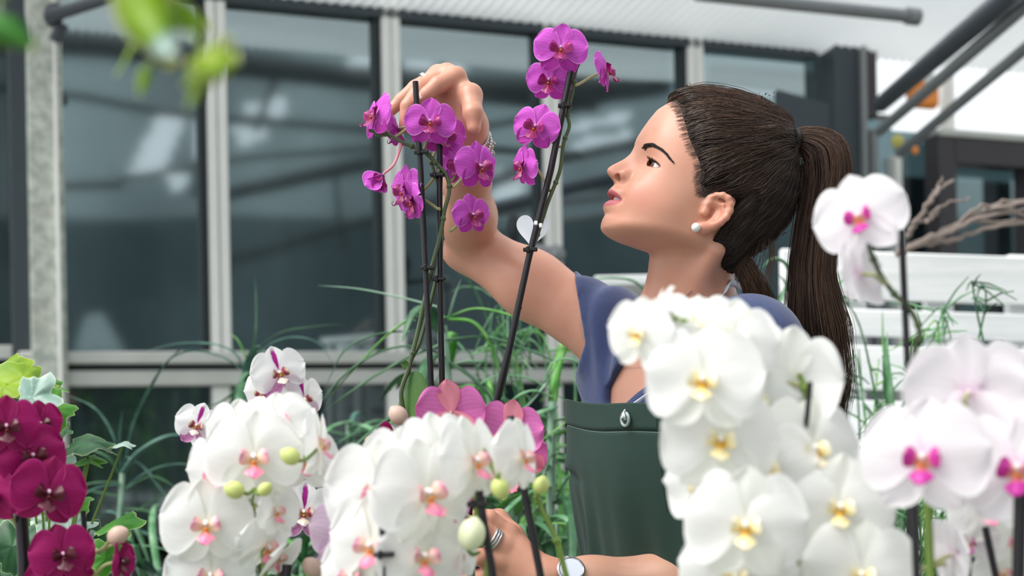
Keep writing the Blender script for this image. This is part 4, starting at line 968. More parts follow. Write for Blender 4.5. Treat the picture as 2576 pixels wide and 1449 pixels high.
t, top = orchid('rose pink orchid seen from behind, at the foot of the purple one', 1180, 1.52, seed=5); d = 1.50
stem(t, [top, (1190, 1400, d), (1200, 1250, d), (1150, 1130, d), (1090, 1095, d), (1040, 1080, d), (1000, 1085, d)], .0022); stem(t, [(1200, 1250, d), (1250, 1160, d), (1290, 1110, d)], .002)
fl = lambda *a, **k: flower(t, 'rose', *a, **k)
fl(1135, 1036, d, 184, 172, 8, 2, to=(1120, 1110, d), var=0); fl(1285, 1086, d, 184, 160, 6, -10, to=(1270, 1130, d), var=1); fl(1296, 1192, d + .01, 160, 120, -20, 12, to=(1230, 1190, d), var=2); fl(1330, 1150, d + .02, 130, 150, 0, 20, var=3); fl(1150, 1278, d, 140, 40, -20, 0, to=(1195, 1300, d), var=1); fl(1085, 1100, d + .02, 120, -150, 0, 0, var=0)
stake(t, (1180, 1180, d + .02), top)
fl2 = lambda *a, **k: flower(t, 'crimson', *a, **k)
fl2(992, 1092, d - .01, 84, -60, -20, 30, kind='cup', to=(1040, 1082, d))
bud(t, 1003, 1046, d - .01, 26, 'bud_blush', to=(1042, 1080, d), tilt=(10, -40), stalk='stalk'); bud(t, 934, 1108, d - .01, 15, 'bud_dull', to=(1000, 1086, d), tilt=(0, -80), stalk='stalk'); bud(t, 952, 1106, d - .012, 16, 'bud_blush', to=(1000, 1086, d), tilt=(0, -70), stalk='stalk')

t, top = orchid('dark magenta orchid in front of the ivy at the left edge', 60, 1.36, seed=6); d = 1.36
stem(t, [top, (50, 1400, d + .02), (45, 1280, d + .02), (20, 1200, d + .02), (15, 1130, d + .02), (40, 1090, d + .03)], .0026); stem(t, [top, (220, 1449, d + .02), (250, 1390, d + .01), (285, 1370, d + .01)], .002, 'stalk')
stake(t, (46, 1190, d + .01), top + (0, 0, -.03), .0062, [], [(60, 1400, d + .01)]); stake(t, (209, 1285, d + .03), top + (.02, .02, -.03), .0027, [], [(215, 1370, d + .03)])
fl = lambda *a, **k: flower(t, 'crimson', *a, **k)
fl(16, 1072, d - .02, 172, 4, 0, 0, to=(20, 1120, d + .02), var=0); fl(82, 1146, d - .006, 186, 12, 2, -8, to=(24, 1180, d + .02), var=1); fl(122, 1238, d - .02, 200, 10, 0, 12, to=(46, 1270, d + .02), var=2); fl(158, 1394, d - .02, 170, 8, 2, -6, to=(70, 1420, d + .02), var=3)
fl(302, 1412, d - .01, 116, 58, 0, 8, kind='half', to=(232, 1449, d + .01), var=1); fl(-12, 1250, d - .01, 150, -40, -6, 0, to=(40, 1290, d + .02)); fl(60, 1080, d + .02, 150, 16, 6, 0, to=(20, 1120, d + .02)); fl(150, 1478, d - .01, 190, 4, 0, 8, to=(80, 1480, d + .02)); fl(100, 1065, d + .03, 130, 20, 0, 0); fl(20, 1140, d + .01, 140, -10, -10, 0)
bud(t, 296, 1348, d - .01, 27, 'bud_blush', to=(240, 1390, d + .01), tilt=(20, 60), stalk='stalk'); stem(t, [(10, 1270, d), (30, 1300, d), (48, 1330, d + .02)], .0022, 'stalk', name='flower_stalk', nodes=False)

t, top = orchid('big white orchid with yellow lips in front of the woman', 1900, 1.02, seed=7); d = 1.02
stem(t, [top, (1985, 1449, d + .02), (1975, 1330, d + .03), (1950, 1150, d + .04), (1880, 960, d + .04), (1780, 860, d + .04), (1690, 800, d + .04), (1650, 800, d + .03)], .0034, 'stem_green'); stem(t, [top, (1835, 1449, d + .02), (1835, 1380, d + .03), (1810, 1250, d + .04), (1810, 1130, d + .04)], .003, 'stem_green')
stem(t, [(1950, 1150, d + .04), (2020, 1080, d + .05), (2030, 1000, d + .05), (2010, 940, d + .05)], .0028, 'stem_green')
stake(t, (2038, 962, d + .02), top + (.01, .02, -.03), .0021, [], [(2030, 1050, d + .03), (1985, 1300, d + .05)]); stake(t, (1808, 1330, d + .02), top + (-.01, 0, -.03), .0022); stake(t, (1958, 1330, d + .05), top + (.0, .02, -.03), .0036)
fl = lambda *a, **k: flower(t, 'white_yellow', *a, **k)
fl(1606, 838, d, 205, -28, 0, 6, to=(1655, 805, d + .03), var=0); fl(1770, 956, d - .02, 318, -6, 2, 4, to=(1800, 890, d + .04), var=1); fl(1812, 1106, d, 318, 8, 2, 8, to=(1850, 1050, d + .04), var=2); fl(1876, 1322, d - .03, 328, 0, 0, 2, to=(1820, 1280, d + .04), var=3)
fl(2112, 1276, d + .01, 300, 12, 2, 6, to=(1980, 1260, d + .03), var=0); fl(2166, 1446, d, 310, 6, 0, 6, to=(1985, 1400, d + .03), var=1); fl(1765, 812, d + .04, 240, 4, 34, -6, to=(1740, 830, d + .04), var=2); fl(1850, 850, d + .03, 250, 14, 20, 10, to=(1820, 900, d + .04), var=3)
fl(1985, 955, d + .06, 300, 164, 4, -12, to=(2015, 960, d + .05), var=0); fl(1768, 1222, d + .035, 260, -34, -4, -4, to=(1808, 1200, d + .04), var=1); fl(2045, 1130, d + .03, 300, 26, 8, 4, to=(1960, 1120, d + .04), var=2); fl(1852, 1452, d, 320, -8, 0, 4, to=(1835, 1440, d + .02), var=3)
fl(1930, 1180, d + .02, 270, 4, 4, 0, to=(1940, 1150, d + .04), var=0); fl(1660, 770, d + .02, 130, -70, 20, 0, to=(1690, 800, d + .04)); fl(1690, 880, d + .035, 180, -20, 0, 0, to=(1700, 820, d + .04)); fl(1900, 1010, d + .045, 260, 10, 6, 0, to=(1920, 1040, d + .05)); fl(2060, 1210, d + .045, 260, 20, 0, 0); fl(1990, 1060, d + .05, 230, 18, 0, 0); fl(2080, 1390, d + .04, 260, 10, 0, 0)

t, top = orchid('white orchid with magenta lips at the right edge', 2370, .98, seed=8); d = .98
stem(t, [top, (2335, 1300, d + .03), (2345, 1180, d + .03), (2400, 1060, d + .04), (2450, 1020, d + .04), (2540, 1080, d + .04)], .003, 'stem_green'); stem(t, [top + (-.01, .02, 0), (2300, 1000, d + .1), (2315, 850, d + .1), (2290, 780, d + .1), (2250, 740, d + .1), (2215, 690, d + .1), (2190, 630, d + .1), (2180, 580, d + .1)], .0022, 'stem')
stake(t, (2268, 578, d + .1), top + (-.02, .03, -.03), .0026, [], [(2280, 850, d + .1), (2288, 1010, d + .1)]); stake(t, (2295, 1190, d), top + (-.01, 0, -.03), .0030, [], [(2307, 1449, d)]); stake(t, (2568, 1230, d), top + (.04, 0, -.03), .0046, [], [(2562, 1449, d)])
fl = lambda *a, **k: flower(t, 'white_magenta', *a, **k)
fl(2162, 545, d + .09, 250, -14, 2, -14, to=(2190, 610, d + .1), var=0); fl(2160, 690, d + .09, 220, -118, -6, 6, to=(2230, 710, d + .1), var=1); fl(2322, 1152, d - .01, 340, -6, 2, 2, to=(2345, 1190, d + .03), var=2); fl(2562, 1178, d, 350, -6, 2, 0, to=(2500, 1060, d + .04), var=3)
fl(2440, 985, d + .02, 330, 164, 12, 0, to=(2440, 1030, d + .04), var=0); fl(2540, 975, d + .03, 290, 175, 12, 6, to=(2520, 1060, d + .04), var=1); fl(2420, 1090, d + .035, 270, 6, 0, 0, to=(2420, 1050, d + .04), var=3)
t, top = orchid('white orchid with pink and orange lips low at the right edge', 2480, 1.12, seed=9); d = 1.12
stem(t, [top, (2500, 1400, d + .03), (2480, 1300, d + .03)], .0024, 'stem_green'); stake(t, (2478, 1325, d), top, .0028, [], [(2505, 1449, d)])
fl = lambda *a, **k: flower(t, 'white_pink', *a, **k)
fl(2486, 1280, d, 205, 14, 2, -6, to=(2482, 1330, d + .03), var=0); fl(2560, 1365, d + .01, 170, 6, 0, 0, to=(2500, 1390, d + .03), var=1); flower(t, 'white_magenta', 2400, 1392, d - .02, 200, 120, 10, -10, to=(2490, 1370, d + .03), var=2); fl(2520, 1440, d + .02, 150, 20, 0, 0, to=(2500, 1420, d + .03), var=3); flower(t, 'white_magenta', 2440, 1360, d + .01, 150, -20, -20, 0)
t, top = orchid('small salmon striped orchid glimpsed under the big white one', 2030, 1.44, seed=10); d = 1.42
stem(t, [top, (2035, 1449, d), (2030, 1400, d)], .002); flower(t, 'salmon', 2028, 1410, d - .01, 74, 0, 0, 20, to=(2032, 1440, d)); stake(t, (1935, 1395, d), top)
orchid_leaf(t, P(1940, 1449, d), P(1925, 1370, d), .028, 'orchid_leaf', .005, (0, 1, 0)); orchid_leaf(t, P(1960, 1449, d), P(1975, 1350, d), .02, 'orchid_leaf', .005, (0, 1, 0))
# ================================================================== the woman: one implicit surface, meshed with surface nets
def smin(a, b, k):
    h = np.clip(.5 + .5 * (b - a) / k, 0, 1); return b * (1 - h) + a * h - k * h * (1 - h)
def smax(a, b, k): return -smin(-a, -b, k)
def cone(p, a, b, r1, r2):
    a, b = np.asarray(a, float), np.asarray(b, float); ab = b - a
    t = np.clip((p - a) @ ab / (ab @ ab), 0, 1); return np.linalg.norm(p - a - t[:, None] * ab, axis=1) - (r1 + (r2 - r1) * t)
def chain(p, pts, rs, k=None):
    d = None
    for i in range(len(pts) - 1):
        c = cone(p, pts[i], pts[i + 1], rs[i], rs[i + 1]); d = c if d is None else (np.minimum(d, c) if k is None else smin(d, c, k))
    return d
def ell(p, c, r, m=None):
    q = p - np.asarray(c, float)
    if m is not None: q = q @ m
    r = np.asarray(r, float); n = np.linalg.norm(q / r, axis=1); g = np.linalg.norm(q / (r * r), axis=1) + 1e-9
    return n * (n - 1) / g
def sstep(x, a, b):
    t = np.clip((x - a) / (b - a), 0, 1); return t * t * (3 - 2 * t)

def nets(f, lo, hi, h, keep=None, B=8):
    """surface nets of f < 0 inside the box; sampled only in blocks near the surface"""
    lo = np.asarray(lo, float); n = np.ceil((np.asarray(hi, float) - lo) / h).astype(int); nb = (n + B - 1) // B; n = nb * B + 1
    ii = np.stack(np.meshgrid(*[np.arange(k) for k in nb], indexing='ij'), -1).reshape(-1, 3)
    d = f(lo + (ii * B + B / 2) * h); act = np.abs(d) < B * h * 1.9
    G = np.empty(n, np.float32)
    Gb = np.where(d > 0, 1.0, -1.0).reshape(nb).astype(np.float32)
    G[:-1, :-1, :-1] = Gb.repeat(B, 0).repeat(B, 1).repeat(B, 2); G[-1] = G[-2]; G[:, -1] = G[:, -2]; G[:, :, -1] = G[:, :, -2]
    loc = np.stack(np.meshgrid(*[np.arange(B + 1)] * 3, indexing='ij'), -1).reshape(-1, 3)
    for c in np.array_split(ii[act], max(1, int(act.sum()) // 500)):
        q = (c[:, None] * B + loc[None]).reshape(-1, 3); G[q[:, 0], q[:, 1], q[:, 2]] = f(lo + q * h)
    S = G < 0
    c8 = [(i, j, k) for i in (0, 1) for j in (0, 1) for k in (0, 1)]
    sl = lambda A, o: A[o[0]:A.shape[0] - 1 + o[0], o[1]:A.shape[1] - 1 + o[1], o[2]:A.shape[2] - 1 + o[2]]
    cnt = sum(sl(S, o).astype(np.int8) for o in c8); cell = np.argwhere((cnt > 0) & (cnt < 8))
    if keep is not None: cell = cell[keep(lo + (cell + .5) * h)]
    vid = -np.ones(np.array(S.shape) - 1, np.int32); vid[cell[:, 0], cell[:, 1], cell[:, 2]] = np.arange(len(cell))
    acc = np.zeros((len(cell), 3)); num = np.zeros(len(cell))
    for a in c8:
        for ax in range(3):
            if a[ax]: continue
            b = list(a); b[ax] = 1
            qa = cell + a; qb = cell + b
            ga = G[qa[:, 0], qa[:, 1], qa[:, 2]]; gb = G[qb[:, 0], qb[:, 1], qb[:, 2]]; m = (ga < 0) != (gb < 0)
            t = np.where(m, ga / np.where(m, ga - gb, 1), 0)[:, None]
            acc += np.where(m[:, None], qa + t * (qb - qa), 0); num += m
    V = lo + acc / num[:, None] * h
    Fs = []
    for ax in range(3):
        u, w = [(1, 2), (2, 0), (0, 1)][ax]
        A = S[tuple(slice(0, -1) if i == ax else slice(None) for i in range(3))]; Bq = S[tuple(slice(1, None) if i == ax else slice(None) for i in range(3))]
        e = np.argwhere(A != Bq); e = e[(e[:, u] > 0) & (e[:, w] > 0) & (e[:, u] < S.shape[u] - 1) & (e[:, w] < S.shape[w] - 1)]
        s = A[e[:, 0], e[:, 1], e[:, 2]]; q = []
        for du, dw in ((-1, -1), (0, -1), (0, 0), (-1, 0)):
            c = e.copy(); c[:, u] += du; c[:, w] += dw; q.append(vid[c[:, 0], c[:, 1], c[:, 2]])
        q = np.stack(q, 1); q = np.where(s[:, None], q, q[:, ::-1]); Fs.append(q[(q >= 0).all(1)])
    return V, np.concatenate(Fs)
def relax(V, Fq, it=2, lam=.5):
    for _ in range(it):
        s = np.zeros_like(V); c = np.zeros(len(V))
        for i in range(4):
            for j in (1, 3):
                np.add.at(s, Fq[:, i], V[Fq[:, (i + j) % 4]]); np.add.at(c, Fq[:, i], 1)
        ok = c > 5; V = np.where(ok[:, None], V + lam * (s / np.maximum(c, 1)[:, None] - V), V)
    return V

# ---------------------------------------------------------------- head frame: x forwards, y to her left (towards the camera), z up
PIT, YAW = R(21.0), R(8.0)
fh = np.array((-math.cos(YAW), -math.sin(YAW), 0.)); Hx = math.cos(PIT) * fh + math.sin(PIT) * np.array((0, 0, 1.))
Hy = np.cross((0, 0, 1.), fh); Hz = np.cross(Hx, Hy); HM = np.stack([Hx, Hy, Hz], 1)      # columns: local axes in the world
HO = np.array(P(1765, 540, 1.655)) - HM @ np.array((0, .066, 0))
CAMP = np.array((0, 0, CAMZ))
def to_h(p): return (p - HO) @ HM
def from_h(q): return np.asarray(q) @ HM.T + HO
def onplane(px, py, y):
    """head-local point where the photo pixel meets the plane y = const"""
    o = to_h(CAMP[None])[0]; d = to_h(np.array(P(px, py, 1.0))[None])[0] - o
    return o + d * (y - o[1]) / d[1]
def prof(pts, y=0.0): return np.array([onplane(a, b, y) for a, b in pts])[:, [0, 2]]
PF = prof([(1683, 258), (1654, 276), (1634, 300), (1616, 326), (1604, 347), (1600, 360), (1599, 371), (1588, 387), (1567, 401), (1538, 416), (1529, 423), (1526.5, 430), (1530, 439.5), (1541, 451), (1547, 462), (1541, 469), (1533, 476), (1528.5, 484), (1530, 491), (1537, 500),
           (1530, 505), (1521, 511), (1517.5, 518), (1520, 528), (1524, 538), (1517, 550), (1513, 563), (1512.5, 573), (1518, 585), (1530, 596), (1548, 604)])
PF = PF[np.argsort(PF[:, 1])]
BF = prof([(1690, 250), (1654, 276), (1634, 300), (1616, 326), (1607, 347), (1607, 362), (1606, 375), (1590, 425), (1563, 466), (1552, 490), (1540, 512), (1530, 540), (1518, 562), (1517, 575), (1522, 588), (1548, 604)])
BF = BF[np.argsort(BF[:, 1])]
def gz(px, py): return onplane(px, py, 0)[2]
ZN, ZT_, ZSUB, ZSTO, ZCH = gz(1599, 371), gz(1526.5, 430), gz(1547, 462), gz(1537, 500), gz(1513, 563)
XT = onplane(1526.5, 430, 0)[0]; XSUB = onplane(1547, 462, 0)[0]; XSTO = onplane(1537, 500, 0)[0]
ZTOP = onplane(1780, 228, 0)[2]; ZMEN = gz(1560, 607)
EYE = onplane(1646, 413, .040) - np.array((.0098, .0070, .0)); ER = .0126
ALC, ALR = 18.0, 64.0
ALAR = onplane(1578, 441, .0145); NOS = onplane(1557, 450, .0085)
WT = np.array([(-.15, .006), (-.138, .020), (-.125, .031), (-.11, .040), (-.09, .048), (-.065, .0545), (-.04, .059), (-.01, .064), (.02, .0665), (.05, .067), (.075, .066), (.10, .062), (.14, .05)])
def blurp(a, z, s=.0025):
    return (np.interp(z - s, a[:, 1], a[:, 0]) + 2 * np.interp(z, a[:, 1], a[:, 0]) + np.interp(z + s, a[:, 1], a[:, 0])) / 4
def disp(y, z):
    """how far the face stands out in front of its plain egg shape"""
    n = blurp(PF, z, .0012) - blurp(BF, z, .004); ay = np.abs(y)
    w = np.interp(z, [ZCH - .03, ZCH, ZSTO - .022, ZSTO - .012, ZSTO + .010, ZSUB - .003, ZSUB + .003, ZT_ - .004, ZT_ + .004, ZT_ + .018, ZN - .006, ZN + .01, ZN + .03], [.03, .024, .020, .019, .018, .012, .0125, .0125, .0105, .0098, .0085, .014, .03])
    pw = np.interp(z, [ZCH, ZSTO - .02, ZSTO, ZSUB - .002, ZSUB + .006, ZN], [2.2, 2.8, 2.8, 2.2, 2.4, 2.0])
    d = n * np.exp(-(ay / w) ** pw)
    ey, ez = abs(EYE[1]), EYE[2]
    d -= .0140 * np.exp(-(((ay - ey + .002) / .0165) ** 2 + ((z - ez - .002) / .0125) ** 2))
    d += .0030 * np.exp(-(((ay - ey) / .020) ** 2 + ((z - ez - .021) / .008) ** 2))                 # brow ridge
    d += .0045 * np.exp(-(((ay - .043) / .018) ** 2 + ((z - ez + .036) / .018) ** 2))               # cheekbone
    d -= .0025 * np.exp(-(((ay - .023) / .006) ** 2 + ((z - ZSUB - .002) / .012) ** 2))              # fold beside the nose
    d -= .0030 * np.exp(-(((ay - .0255) / .006) ** 2 + ((z - ZSTO) / .007) ** 2))                   # corner of the mouth
    d += .0022 * np.exp(-(((ay - .040) / .016) ** 2 + ((z - ZSTO - .004) / .02) ** 2))
    return d
XC = .012
def f_face(q):
    x, y, z = q.T
    w = np.interp(z, WT[:, 0], WT[:, 1]); w = (w + np.interp(z + .006, WT[:, 0], WT[:, 1]) + np.interp(z - .006, WT[:, 0], WT[:, 1])) / 3
    xf = blurp(BF, z, .004) + disp(y, z)
    w = w + .0035 * np.exp(-(((x - .045) / .03) ** 2 + ((z - .0) / .022) ** 2))
    a = np.maximum(xf - XC, .01); ax = np.clip((x - XC) / a, -1, 3)
    ax = np.where(ax < 0, ax * .02, ax)
    rho = (np.abs(ax) ** 2.15 + (np.abs(y) / w) ** 2.15 + 1e-9) ** (1 / 2.15)
    g = (rho - 1) * np.minimum(a, w) * .9
    gon = (.006, -.050); men = (BF[0, 0] - .004, ZMEN - .002)
    nx, nz = (men[1] - gon[1]), -(men[0] - gon[0]); L = math.hypot(nx, nz)
    jaw = ((x - gon[0]) * nx + (z - gon[1]) * nz) / L
    jaw = jaw + .32 * np.maximum(np.sqrt(y * y + .00006) - .008, 0)
    g = smax(g, jaw, .010)
    g = smax(g, -(x + .03), .02)
    return smax(g, z - .150, .03)
def almond(q, sg):
    v = q - EYE * (1, sg, 1); r = np.linalg.norm(v, axis=1) + 1e-9
    al = np.degrees(np.arctan2(v[:, 1] * sg, v[:, 0])); be = np.degrees(np.arcsin(np.clip(v[:, 2] / r, -1, 1)))
    t = np.clip((al - ALC) / ALR, -1, 1)
    tilt = -.16 * (al - ALC)
    up = 16 * (1 - np.abs(t) ** 2.2) + tilt - 1; lo = -14 * (1 - np.abs(t) ** 2.4) + tilt - 1
    return np.maximum(np.maximum(be - up, lo - be), np.abs(al - ALC) - ALR), r, al, be, up, lo
def ear_pts():
    o = [(1770, 534), (1779, 515), (1790, 499), (1804, 491.5), (1819, 491), (1832, 499), (1838, 514), (1836, 531), (1827, 547), (1812, 559), (1796, 567), (1780, 572), (1767, 573)]
    return [onplane(a, b, .0705 + .012 * sstep(np.array(a), 1775, 1835)) for a, b in o]
EAR = ear_pts(); ER_ = [.0032, .0034, .0034, .0034, .0036, .0038, .0040, .0040, .0040, .0046, .0058, .0066, .0062]
ANT = [onplane(a, b, c) for a, b, c in ((1806, 508, .076), (1818, 517, .079), (1819, 532, .079), (1809, 546, .077), (1796, 554, .075))]
EPL = [onplane(a, b, .071) for a, b in ((1790, 512), (1822, 518), (1808, 545), (1790, 560))]
def f_ear(q):
    d = chain(q, EAR, ER_, .002)
    d = smin(d, chain(q, ANT, [.0022, .003, .0032, .003, .0026], .002), .003)
    d = smin(d, chain(q, EPL, [.0048, .006, .006, .005], .004), .003)                                  # floor of the ear
    d = smax(d, -ell(q, onplane(1797, 531, .0795), (.0085, .006, .012)), .003)                           # bowl
    d = smax(d, -ell(q, onplane(1802, 503, .078), (.008, .0028, .0028)), .002)
    d = smin(d, ell(q, onplane(1778, 533, .071), (.0038, .0035, .006)), .003)                            # tragus
    return smin(d, ell(q, onplane(1768, 577, .070), (.0072, .0038, .0062)), .005)
def f_head(q):
    d = f_face(q)
    d = smin(d, ell(q, (-.006, 0, .052), (.088, .0715, .076)), .018)
    for sg in (1, -1):
        d = smin(d, ell(q, (ALAR[0], sg * ALAR[1], ALAR[2]), (.0095, .0050, .0065)), .0045)           # wing of the nose
        d = smax(d, -ell(q, (NOS[0], sg * .0078, NOS[2] + .0012), (.0062, .0036, .0046)), .0015)        # nostril
        a, r, al, be, up, lo = almond(q, sg)
        lid = r - (ER + .0017 + .0006 * sstep(be - up, -2, 2))
        d = smin(d, lid, .0045)
        d = np.maximum(d, -np.maximum(np.maximum(a * r * .0175, ER - .0008 - r), r - ER - .0042 - .006 * sstep(al, 15, 60)))
    yy = np.abs(q[:, 1])                                                                               # parted lips
    zl = ZSTO + .0006 - (yy / .024) ** 2 * .0035; th = .0029 * np.clip(1 - (yy / .0235) ** 2, 0, 1)
    slit = np.maximum(np.abs(q[:, 2] - zl) - th, np.maximum(yy - .0235, XSTO - .016 - q[:, 0]))
    d = smax(d, -slit, .0015)
    m = q[:, 1] > .03
    if m.any():
        e = np.full(len(q), 1.0); e[m] = f_ear(q[m]); d = smin(d, e, .005)
    return d

# ---------------------------------------------------------------- joints
def PP(*a): return np.array(P(*a))
NECK = [from_h((-.012, 0, .0)), PP(1738, 690, 1.745), PP(1722, 800, 1.775)]
MID = PP(1722, 800, 1.775); TR = unit((-.62, .78, 0)); TF = unit((-.78, -.62, 0)); TZ = np.array((0, 0, 1.)); TM = np.stack([-TR, TF, TZ], 1)
def T(l, f, z): return MID + TM @ np.array((l, f, z))
SR, SL = PP(1535, 842, 1.86), PP(1892, 872, 1.66)
ELR, WRR = PP(1178, 617, 1.925), PP(1172, 372, 1.752)
ELL, WRL = PP(1806, 1478, 1.63), PP(1378, 1468, 1.612)
def hand(p, wrist, wr, mcps, fingers, thumb, web, rp=.0115):
    d = None
    for m in mcps:
        c = cone(p, wrist, m, wr, rp); d = c if d is None else smin(d, c, .010)
    for a, b in zip(mcps[:-1], mcps[1:]): d = smin(d, cone(p, a, b, rp, rp), .006)
    th = chain(p, thumb[0], thumb[1], .006); d = smin(d, th, .010)
    if web: d = smin(d, cone(p, web[0], web[1], .009, .011), .010)
    for pts, rs in fingers:
        d = smin(d, chain(p, pts, rs, .0025), .0042)
    return d
HR = dict(wrist=PP(1177, 318, 1.742), wr=.020, mcps=[PP(1147, 194, 1.722), PP(1124, 187, 1.738), PP(1103, 190, 1.752), PP(1090, 208, 1.766)], fingers=[
    ([PP(1147, 194, 1.722), PP(1102, 214, 1.708), PP(1075, 237, 1.704), PP(1056, 251, 1.704)], [.0115, .0105, .0090, .0068]),
    ([PP(1124, 187, 1.738), PP(1060, 220, 1.722), PP(1026, 268, 1.716), PP(1018, 322, 1.712)], [.0115, .0105, .0092, .0070]),
    ([PP(1103, 190, 1.752), PP(1045, 222, 1.745), PP(1010, 252, 1.742), PP(980, 282, 1.74)], [.0110, .0098, .0086, .0066]),
    ([PP(1090, 208, 1.766), PP(1048, 245, 1.765), PP(1030, 275, 1.762), PP(1020, 300, 1.76)], [.0100, .0085, .0075, .006])],
    thumb=([PP(1180, 305, 1.735), PP(1184, 240, 1.712), PP(1190, 286, 1.694), PP(1192, 322, 1.690)], [.015, .0135, .0115, .0082]), web=(PP(1150, 214, 1.728), PP(1178, 240, 1.720)))
HL = dict(wrist=PP(1366, 1462, 1.612), wr=.0235, mcps=[PP(1279, 1344, 1.622), PP(1268, 1376, 1.612), PP(1264, 1412, 1.610), PP(1270, 1444, 1.616)], fingers=[
    ([PP(1279, 1344, 1.622), PP(1230, 1306, 1.618), PP(1192, 1296, 1.624), PP(1160, 1300, 1.636)], [.0118, .0108, .0090, .007]),
    ([PP(1268, 1376, 1.612), PP(1218, 1341, 1.604), PP(1186, 1342, 1.622), PP(1160, 1348, 1.638)], [.0120, .0108, .0092, .007]),
    ([PP(1264, 1412, 1.610), PP(1210, 1402, 1.602), PP(1178, 1404, 1.620), PP(1150, 1408, 1.636)], [.0115, .0102, .0088, .007]),
    ([PP(1270, 1444, 1.616), PP(1222, 1446, 1.608), PP(1192, 1450, 1.622), PP(1168, 1456, 1.636)], [.0105, .0090, .0078, .006])],
    thumb=([PP(1345, 1430, 1.632), PP(1290, 1345, 1.650), PP(1255, 1304, 1.664), PP(1232, 1297, 1.674)], [.014, .012, .0105, .008]), web=None)
def f_torso(p):
    q = (p - MID) @ TM
    d = ell(q, (.008, -.005, -.19), (.128, .095, .215))
    d = smin(d, chain(p, [T(.10, .0, -.062), T(0, -.01, -.045), T(-.10, .0, -.075)], [.045, .055, .045]), .05)
    for s in (1, -1): d = smin(d, ell(q, (s * .062 + .008, .054, -.195), (.058, .056, .062)), .035)
    d = smin(d, ell(q, (0, -.005, -.40), (.120, .088, .20)), .06); d = smin(d, ell(q, (0, -.012, -.58), (.165, .115, .16)), .06)
    d = smin(d, cone(p, SR, T(-.08, .0, -.085), .044, .045), .022); d = smin(d, cone(p, SL, T(.09, .0, -.09), .044, .05), .04)
    return d
def f_legs(p):
    d = None
    for s in (1, -1):
        c = chain(p, [T(s * .085, 0, -.62), T(s * .085, .02, -MID[2] + .48), T(s * .085, -.01, -MID[2] + .09)], [.085, .055, .038], .02)
        c = smin(c, cone(p, T(s * .085, -.03, -MID[2] + .04), T(s * .09, .12, -MID[2] + .03), .035, .027), .02); d = c if d is None else np.minimum(d, c)
    return d
def f_armR(p):
    d = chain(p, [SR, SR * .45 + ELR * .55, ELR], [.047, .0405, .0350], .03)
    fa = chain(p, [ELR, ELR * .72 + WRR * .28 + (0, 0, .004), ELR * .3 + WRR * .7, WRR, HR['wrist']], [.0350, .0355, .0275, .0225, .020], .02)
    return smin(d, fa, .014)
def f_armL(p):
    d = chain(p, [SL, SL * .45 + ELL * .55, ELL], [.047, .042, .037], .03)
    fa = chain(p, [ELL, ELL * .70 + WRL * .30, ELL * .25 + WRL * .75, WRL], [.037, .0375, .0290, .0255], .02)
    return smin(d, fa, .02)
def f_neck(p):
    d = chain(p, NECK, [.054, .0475, .060], .02)
    a, b = from_h((-.034, .052, -.03)), T(.0, .035, -.025)
    d = smin(d, cone(p, a, b, .010, .008), .022)                                                         # neck muscle
    return d
def boxd(p, lo, hi): return np.max(np.maximum(lo - p, p - hi), axis=1)
def f_body(p):
    d = np.full(len(p), .5)
    def put(bx, fn, k):
        m = boxd(p, np.array(bx[0]), np.array(bx[1])) < .06
        if m.any(): d[m] = smin(d[m], fn(p[m]), k)
    put(BT, f_torso, .02); put(BLG, f_legs, .05); put(BN, f_neck, .04); put(BAR, f_armR, .018); put(BAL, f_armL, .03)
    put(BHR, lambda p: hand(p, **HR), .012); put(BHL, lambda p: hand(p, **HL), .012)
    put(BH, lambda p: f_head(to_h(p)), .008)
    return d
def bbx(pts, m): pts = np.array(pts); return (pts.min(0) - m, pts.max(0) + m)
hc = np.array([HR['wrist']] + HR['mcps'] + [q for c in HR['fingers'] for q in c[0]] + HR['thumb'][0]); BHR = bbx(hc, .02)
hc = np.array([HL['wrist']] + HL['mcps'] + [q for c in HL['fingers'] for q in c[0]] + HL['thumb'][0]); BHL = bbx(hc, .02)
BH = bbx(from_h([(x, y, z) for x in (-.10, .135) for y in (-.085, .09) for z in (-.15, .14)]), .0)
BN = bbx(NECK, .08); BT = bbx([T(x, y, z) for x in (-.19, .19) for y in (-.13, .15) for z in (-.76, .06)], .0)
BLG = bbx([T(x, y, z) for x in (-.2, .2) for y in (-.13, .17) for z in (-MID[2], -.55)], 0.0)
BAR = bbx([SR, ELR, WRR], .06); BAL = bbx([SL, ELL, WRL], .06)

